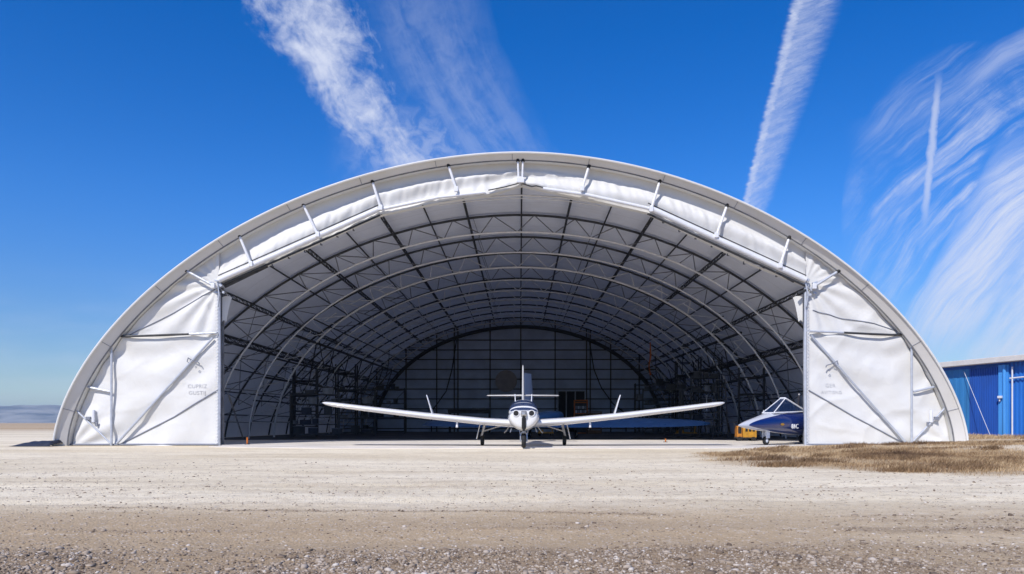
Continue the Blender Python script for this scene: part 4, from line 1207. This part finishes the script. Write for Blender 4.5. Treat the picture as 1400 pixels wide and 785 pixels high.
# wings
def wing(s_):
    st_ = [(.30, .66, 1.35, 1.55, .165), (1.2, .72, 1.37, 1.5, .155), (2.8, .88, 1.42, 1.38, .15), (4.6, 1.09, 1.48, 1.22, .145), (5.5, 1.205, 1.52, 1.12, .14), (5.68, 1.232, 1.56, 1.0, .12), (5.77, 1.25, 1.66, .8, .08), (5.79, 1.254, 1.75, .6, .04)]
    rs = []
    for x, z, y0, c_, t_ in st_:
        pts = airfoil(c_, t_)
        rs.append([Vector((s_ * x, y0 + a, z + b_ * 1.0 - a * .035)) for a, b_ in (pts if s_ > 0 else reversed(pts))])
    mb = MB(); mb.loft(rs)
    w_ = mb.build('wing', M_paint, ac, smooth=True, sharp=60)
    # vertical fence blade
    rs = []
    for f in np.linspace(0, 1, 6):
        c_ = .34 * (1 - .55 * f); t_ = .032 * (1 - .4 * f)
        x = 2.60 + .20 * f; z = .90 + .58 * f; y0 = 1.55 + .25 * f
        if f == 1: c_ *= .5
        rs.append([Vector((s_ * x + math.sin(a) * t_, y0 + c_ / 2 + math.cos(a) * c_ / 2, z)) for a in np.linspace(0, 6.2832, 17)[:-1]])
    mb = MB(); mb.loft(rs); mb.build('wing_fence', M_paint, ac, smooth=True)
    mb = MB(); mb.tube([(s_ * 1.9, 1.6, .76), (s_ * 1.9, 1.58, .64), (s_ * 1.9, 1.56, .54)], [.02, .03, .034], 10); mb.tube([(s_ * 1.9, 1.60, .56), (s_ * 1.9, 1.45, .56)], .014, 8); mb.build('pitot_probe', M_paint, ac, smooth=True)
    # aileron hinge line
    mb = MB(); mb.tube([(s_ * 3.2, 2.53, .925), (s_ * 5.3, 2.42, 1.17)], .006, 5); mb.build('aileron_gap', M_grey, ac)
    # main gear
    mb = MB(); mb.tube([(s_ * 1.12, 2.3, .72), (s_ * 1.24, 2.42, .30), (s_ * 1.25, 2.45, .16)], [.045, .034, .028], 10); g_ = mb.build('gear_leg', M_chrome, ac, smooth=True)
    mb = MB(); mb.box((s_ * 1.33, 2.30, .42), (.02, .24, .46), M_=Matrix.Rotation(-s_ * .24, 3, 'Y')); mb.build('gear_door', M_paint, g_, bevel=.006)
    mb = MB(); mb.tube([(s_ * .62, 2.28, .60), (s_ * 1.20, 2.38, .42)], .02, 8); mb.tube([(s_ * .62, 2.22, .60), (s_ * 1.12, 2.3, .66)], .014, 8); mb.build('drag_brace', M_chrome, g_, smooth=True)
    wheel(ac, (s_ * 1.22, 2.46, .155), .155, .11)
    mb = MB(); mb.tube([(s_ * .42, 1.9, .56), (s_ * .50, 1.9, .44), (s_ * .56, 1.86, .38)], .016, 8); mb.tube([(s_ * .34, 1.5, .52), (s_ * .38, 1.5, .40)], .012, 6); mb.build('exhaust_pipe', M_chrome, ac, smooth=True)
wing(-1); wing(1)
# nose gear
mb = MB(); mb.tube([(0, .42, .62), (0, .36, .40)], .042, 10)
for s_ in (-1, 1): mb.tube([(s_ * .03, .37, .44), (s_ * .085, .34, .36), (s_ * .085, .31, .17)], .020, 8)
ng = mb.build('nose_gear_leg', M_chrome, ac, smooth=True)
mb = MB()
mb.tube([(-.12, .42, .50), (-.085, .33, .32)], .013, 6); mb.tube([(.12, .42, .50), (.085, .33, .32)], .013, 6); mb.build('torque_link', M_chrome, ng, smooth=True)
wheel(ac, (0, .31, .17), .17, .12)
# tail
def surf(name, stations, vert=False):
    rs = []
    for x, z, y0, c_, t_ in stations:
        pts = airfoil(c_, t_)
        if vert: rs.append([Vector((b_ * 1.0, y0 + a, z)) for a, b_ in pts])
        else: rs.append([Vector((x, y0 + a, z + b_)) for a, b_ in pts])
    mb = MB(); mb.loft(rs); return mb.build(name, M_paint, ac, smooth=True, sharp=60)
surf('tailplane', [(-1.26, 1.62, 6.15, .45, .05), (-1.22, 1.62, 6.05, .58, .09), (0, 1.62, 5.9, .8, .09), (1.22, 1.62, 6.05, .58, .09), (1.26, 1.62, 6.15, .45, .05)])
surf('tail_fin', [(0, 1.0, 5.3, 1.4, .08), (0, 1.5, 5.6, 1.1, .095), (0, 2.2, 5.95, .85, .105), (0, 2.62, 6.2, .65, .11), (0, 2.70, 6.3, .45, .06)], True)
for s_ in (-1, 1):
    mb = MB(); mb.tube([(s_ * .235, 2.45, 1.28), (s_ * .245, 2.5, 1.40), (s_ * .25, 2.52, 1.53)], [.018, .014, .013], 8); mb.build('roof_aerial', M_paint, ac, smooth=True)

# ------------------------------------------------------------------ blue jet trainer at the right
M_jet = bpy.data.materials.new('blue_and_white_livery'); M_jet.use_nodes = True
n = M_jet.node_tree; b = n.nodes['Principled BSDF']; b.inputs['Roughness'].default_value = 0.2; b.inputs['Coat Weight'].default_value = 0.5
t_ = n.nodes.new('ShaderNodeTexCoord'); s3 = n.nodes.new('ShaderNodeSeparateXYZ'); n.links.new(t_.outputs['Object'], s3.inputs[0])
ss_, zz_ = E(n, s3.outputs[1]), E(n, s3.outputs[2])
u_ = (ss_ - 0.30).max(0.0)
hi = (u_.pow(0.62) * 0.27 + 0.60).min(1.0); lo_ = 0.60 - u_.pow(0.75) * 0.17
isb = (zz_.lt(hi)) * (zz_.gt(lo_)) * ss_.gt(0.3)
n.links.new(mixcol(n, isb, (0.50, 0.52, 0.58), (0.004, 0.018, 0.12)), b.inputs['Base Color'])
M_bluewing = mat('blue_wing_paint', (0.05, 0.20, 0.50), 0.35, 0, .15, 2, coat=.3)
ang = -R(55)        # local +y (tail) points right and into the hangar
jet = empty('jet_trainer', (6.41, 21.45, 0.022), ang, 'dark blue and white jet nose beside the right end panel', 'jet aircraft')
S = [(0, .60, .015, .015, .015), (.06, .60, .06, .04, .045), (.35, .61, .15, .12, .10), (.8, .62, .24, .22, .17), (1.3, .64, .32, .33, .22), (1.9, .66, .38, .38, .30), (2.6, .68, .42, .37, .38),
     (3.6, .70, .44, .40, .42), (4.8, .74, .40, .36, .38), (5.8, .80, .30, .28, .26), (6.4, .82, .22, .2, .18)]
mb = MB(); mb.loft([ring(s_[0], 0, s_[1], s_[2], s_[3], s_[4], 2.1) for s_ in interp_sections(S, 44)]); mb.build('fuselage', M_jet, jet, smooth=True, sharp=60)
# canopy: framed wedge
A0, Ap, A1 = (1.38, .975), (2.12, 1.43), (2.98, 1.03)
gl = MB()
w0, w1_, w2 = .20, .09, .24
vL = [(-w0, A0[0], A0[1]), (-w1_, Ap[0], Ap[1]), (-w2, A1[0], A1[1])]; vR = [(w0, A0[0], A0[1]), (w1_, Ap[0], Ap[1]), (w2, A1[0], A1[1])]
gl.add(vL + vR, [(0, 1, 2), (3, 5, 4), (0, 3, 4, 1)]); cg = gl.build('canopy_glass', glass_mat('canopy_glass', (.01, .03, .09), .04, .75), jet)
for sx in (-1, 1):
    mb = MB(); mb.tube([(sx * w0, *A0), (sx * w1_, *Ap)], .016, 8); mb.build('canopy_rail', M_wtube, cg, smooth=True)
    mb = MB(); mb.tube([(sx * w1_, *Ap), (sx * w2, *A1)], .030, 8); mb.build('canopy_rail', M_wtube, cg, smooth=True)
    mb = MB(); mb.tube([(sx * w0, *A0), (sx * .31, 2.1, 1.0), (sx * w2, *A1)], .022, 8); mb.build('canopy_sill', M_wtube, cg, smooth=True)
mb = MB(); mb.tube([(-w1_, *Ap), (w1_, *Ap)], .035, 8); mb.tube([(-w0, *A0), (w0, *A0)], .02, 8); mb.build('canopy_bow', M_wtube, cg, smooth=True)
mb = MB(); mb.box((0, 2.35, 1.06), (.3, .16, .3)); mb.box((0, 2.4, 1.22), (.2, .1, .14)); mb.build('seat', M_dark, jet, bevel=.03)
mb = MB()
for k_ in range(5): mb.tube([(-.27, 1.50 + k_ * .09, .98), (-.26, 1.52 + k_ * .09, 1.06 + .02 * (k_ % 2))], .011, 5)
mb.build('cockpit_lever', M_wtube, jet)
# nose gear
mb = MB(); mb.tube([(0, 1.28, .48), (0, 1.28, .15)], .035, 8); mb.box((-.07, 1.28, .33), (.02, .16, .24)); mb.box((.07, 1.28, .33), (.02, .16, .24)); mb.build('gear_leg', M_wtube, jet, smooth=True)
wheel(jet, (0, 1.28, .135), .135, .10, hub=M_wtube)
for s_ in (-1, 1):
    rs = []
    for f in (0, .5, 1):
        pts = airfoil(1.5 - .7 * f, .08)
        rs.append([Vector((s_ * (.3 + 1.1 * f), 3.3 + .8 * f + a, .52 + b_)) for a, b_ in (pts if s_ > 0 else reversed(pts))])
    mb = MB(); mb.loft(rs); mb.build('wing', M_jet, jet, smooth=True, sharp=60)
    mb = MB(); mb.tube([(s_ * .7, 4.2, .5), (s_ * .75, 4.2, .14)], .03, 8); mb.build('gear_leg', M_wtube, jet); wheel(jet, (s_ * .75, 4.2, .14), .14, .1, hub=M_wtube)
    rs = []
    for f in (0, 1):
        pts = airfoil(.7 - .3 * f, .08); rs.append([Vector((s_ * (.15 + .75 * f), 5.6 + .3 * f + a, .9 + b_)) for a, b_ in (pts if s_ > 0 else reversed(pts))])
    mb = MB(); mb.loft(rs); mb.build('tailplane', M_jet, jet, smooth=True, sharp=60)
rs = []
for f in (0, 1):
    pts = airfoil(1.2 - .6 * f, .08); rs.append([Vector((b_, 5.2 + .8 * f + a, .95 + 1.2 * f)) for a, b_ in pts])
mb = MB(); mb.loft(rs); mb.build('tail_fin', M_jet, jet, smooth=True, sharp=60)
# yellow oval and lettering on the near side (local -x faces the camera side)
mb = MB()
mb.add([(.353 + .004, 1.6 + .10 * math.cos(a), .63 + .035 * math.sin(a)) for a in np.linspace(0, 6.2832, 17)[:-1]], [tuple(range(16))])
mb.build('fuselage_marking', M_yellow, jet)
text('81C', (.392, 2.0, .50), .20, M_textw, jet, rot=(R(90), 0, R(90)), align='LEFT', extrude=.012, name='fuselage_lettering', spacing=1.0)

# ground power cart behind the jet nose
gp = empty('power_cart', (8.42, 27.35, .022), R(-6), 'yellow and orange ground power cart behind the blue jet nose', 'power cart')
mb = MB(); mb.box((.12, 0, .31), (.50, .5, .36)); mb.build('housing', M_yellow, gp, bevel=.02)
mb = MB(); mb.box((-.24, 0, .34), (.20, .46, .44)); mb.build('engine_cover', mat('amber_paint', (0.55, 0.21, 0.02), .6, 0, .4, 9), gp, bevel=.02)
mb = MB()
for k_ in range(3): mb.box((.0 + k_ * .13, -.252, .42), (.085, .012, .14))
mb.box((-.24, -.232, .40), (.12, .012, .25)); mb.build('vent', M_black, gp)
mb = MB(); mb.box((0, 0, .12), (.72, .46, .05)); mb.build('chassis', M_dark, gp)
for sx in (-.25, .25):
    for sy in (-.22, .22): mb = MB(); mb.tube([(sx, sy - .03, .08), (sx, sy + .03, .08)], .08, 14); mb.build('wheel', M_black, gp, smooth=True)
mb = MB(); mb.tube([(-.34, 0, .5), (-.42, 0, .66), (-.3, 0, .72)], .018, 6); mb.build('handle', M_dark, gp, smooth=True)

# ------------------------------------------------------------------ blue aircraft parked behind the white one (tail towards us)
ba = empty('parked_aircraft', (-0.12, 29.0, 0.12), R(-22), 'blue aircraft parked tail first behind the white one', 'aircraft')
tilt = lambda y, z: z + (y - 2.5) * .05
mb = MB(); mb.loft([ring(s_[0], 0, tilt(s_[0], s_[1]), s_[2], s_[3], s_[4]) for s_ in [(0, .75, .05, .05, .05), (1.0, .75, .14, .14, .10), (2.5, .75, .3, .25, .12), (3.6, .75, .36, .3, .14), (4.8, .75, .34, .25, .14), (5.4, .72, .12, .12, .12)]]); mb.build('fuselage', M_bluewing, ba, smooth=True, sharp=50)
for s_ in (-1, 1):
    rs = []
    for f, c_, dz_ in ((0, 1.6, 0), (.5, 1.45, -.01), (.8, 1.15, -.02), (.95, .75, -.03), (1.0, .25, -.04)):
        pts = airfoil(c_, .13); rs.append([Vector((s_ * (.25 + 6.6 * f), 3.9 + (.3 - c_ / 2 + .5) - a + .3, .58 + dz_ + b_ - .26 * (a - c_ / 2))) for a, b_ in (pts if s_ < 0 else reversed(pts))])
    mb = MB(); mb.loft(rs); mb.build('wing', M_bluewing, ba, smooth=True, sharp=60)
    mb = MB(); mb.tube([(s_ * 1.0, 4.2, .6), (s_ * 1.05, 4.2, .08)], .04, 8); mb.build('gear_leg', M_dark, ba, smooth=True); wheel(ba, (s_ * 1.1, 4.2, .07), .17, .12)
rs = []
for f in (0, .5, 1):
    pts = airfoil(1.55 - .6 * f, .09); rs.append([Vector((b_, 1.5 - .35 * f - a + .4, .85 + 1.75 * f)) for a, b_ in pts])
mb = MB(); mb.loft(rs); fn = mb.build('tail_fin', mat('pale_blue_paint', (.26, .36, .58), .4), ba, smooth=True, sharp=60); fn['label'] = 'pale blue tail fin'

# ------------------------------------------------------------------ blue shed
p0 = Vector((17.95, 32.4)); p1 = Vector((19.6, 28.5)); dv = (p1 - p0).normalized(); L2 = 9.5
shed = empty('blue_shed', (p0.x, p0.y, 0), math.atan2(dv.y, dv.x), 'blue corrugated metal shed with cream roof edge right of the hangar', 'shed')
def blue(name, c_): return mat(name, c_, .5, .0, .30, 1.6, .08, 8, (1, 1, .2))
Bs = [blue('light_blue_sheet', (.035, .22, .52)), blue('deep_blue_sheet', (.018, .095, .42)), blue('mid_blue_sheet', (.02, .17, .60)), blue('sky_blue_trim', (.07, .33, .78))]
def corr(x0, x1, z0, z1, m_, nm, pitch=.12, dep=.03, y=0.0):
    xs_ = []; x = x0
    while x < x1:
        xs_ += [(x, 0), (x + pitch * .35, 0), (x + pitch * .5, dep), (x + pitch * .85, dep)]; x += pitch
    xs_ = [(a, d_) for a, d_ in xs_ if a <= x1] + [(x1, 0)]
    mb = MB(); mb.grid([[(a, y - d_, z) for a, d_ in xs_] for z in (z0, z1)]); return mb.build(nm, m_, shed)
HT = 3.0; sl_ = .04
corr(0, 2.05, 0, HT, Bs[0], 'wall_sheet', .30, .012); corr(2.05, 3.33, 0, HT + .05, Bs[1], 'wall_sheet', .10, .03); corr(3.72, 9.5, 0, HT + .1, Bs[2], 'wall_sheet', .16, .035)
mb = MB(); mb.box((3.52, -.03, HT / 2), (.40, .10, HT)); mb.tube([(3.58, -.1, 0), (3.58, -.1, HT)], .07, 12); mb.build('corner_trim', Bs[3], shed, smooth=True)
mb = MB(); mb.tube([(3.9, -.12, 0), (3.9, -.12, HT - .1)], .03, 8); mb.tube([(3.8, -.12, HT - .55), (4.9, -.12, HT - .5)], .03, 8); mb.build('downpipe', M_wtube, shed, smooth=True)
mb = MB(); mb.box((3.45, -.16, 1.72), (.16, .14, .10)); mb.box((3.42, -.15, 1.62), (.05, .05, .14)); mb.build('wall_lamp', M_wtube, shed, bevel=.015)
mb = MB()
mb.add([(0, 0.01, 0), (0, 7, 0), (0, 7, HT), (0, 0.01, HT)], [(0, 1, 2, 3)]); mb.add([(9.5, 0.01, 0), (9.5, 7, 0), (9.5, 7, HT), (9.5, .01, HT)], [(0, 3, 2, 1)]); mb.add([(0, 7, 0), (9.5, 7, 0), (9.5, 7, HT), (0, 7, HT)], [(0, 1, 2, 3)]); mb.build('wall', Bs[1], shed)
M_cream = mat('cream_trim', (.66, .62, .56), .6, 0, .12, 3)
Mr = Matrix.Rotation(-.012, 3, 'Y')
mb = MB(); mb.box((4.7, 3.4, HT + .22), (10.2, 7.6, .22), M_=Mr); mb.build('roof', M_cream, shed, bevel=.02)
mb = MB(); mb.box((4.7, .0, HT + .02), (9.4, .06, .16)); mb.build('eave_board', Bs[1], shed)
# guy rope in front of the shed
ga = at(1318, 508, 30.6); gb = at(1357, 600, 28.4); gb.z = 0
mb = MB(); mb.tube([ga, gb], .009, 6); o = mb.build('guy_rope', M_wtube, smooth=True); tag(o, 'thin pale guy rope slanting across the blue shed wall', 'rope')

# dark tarp heap at the left foot of the arch
def tarp():
    Pg = []
    for i in range(15):
        row = []
        for j in range(25):
            u_, v_ = i / 14, j / 24
            x = -15.0 + 1.25 * v_; y = 21.35 + 1.0 * u_
            e_ = math.sin(math.pi * u_) ** .5 * min(1, (v_ * 3.0)) * (1 if v_ < .97 else .5)
            z = .01 + e_ * (.10 + .06 * v_ + .04 * noise.noise((x * 5, y * 5, 0)))
            row.append((x + (.25 * abs(u_ - .5) if j == 0 else 0), y, z))
        Pg.append(row)
    mb = MB(); mb.grid(Pg); o = mb.build('tarpaulin', M_navy, smooth=True); return tag(o, 'dark navy tarpaulin bunched at the left foot of the arch', 'tarpaulin')
tarp()

# ------------------------------------------------------------------ haze over the plain
HZ = 1
if HZ:
    mb = MB(); mb.box((0, 0, 58.5), (14000, 14000, 123)); hz = mb.build('haze', [], None)
    m_ = bpy.data.materials.new('haze_air'); m_.use_nodes = True; n = m_.node_tree; n.nodes.remove(n.nodes['Principled BSDF'])
    pv = n.nodes.new('ShaderNodeVolumePrincipled'); pv.inputs['Color'].default_value = (.60, .80, 1, 1); pv.inputs['Density'].default_value = 1.7e-4; pv.inputs['Anisotropy'].default_value = 0.0
    n.links.new(pv.outputs[0], n.nodes['Material Output'].inputs['Volume'])
    hz.data.materials.append(m_); tag(hz, kind='stuff')
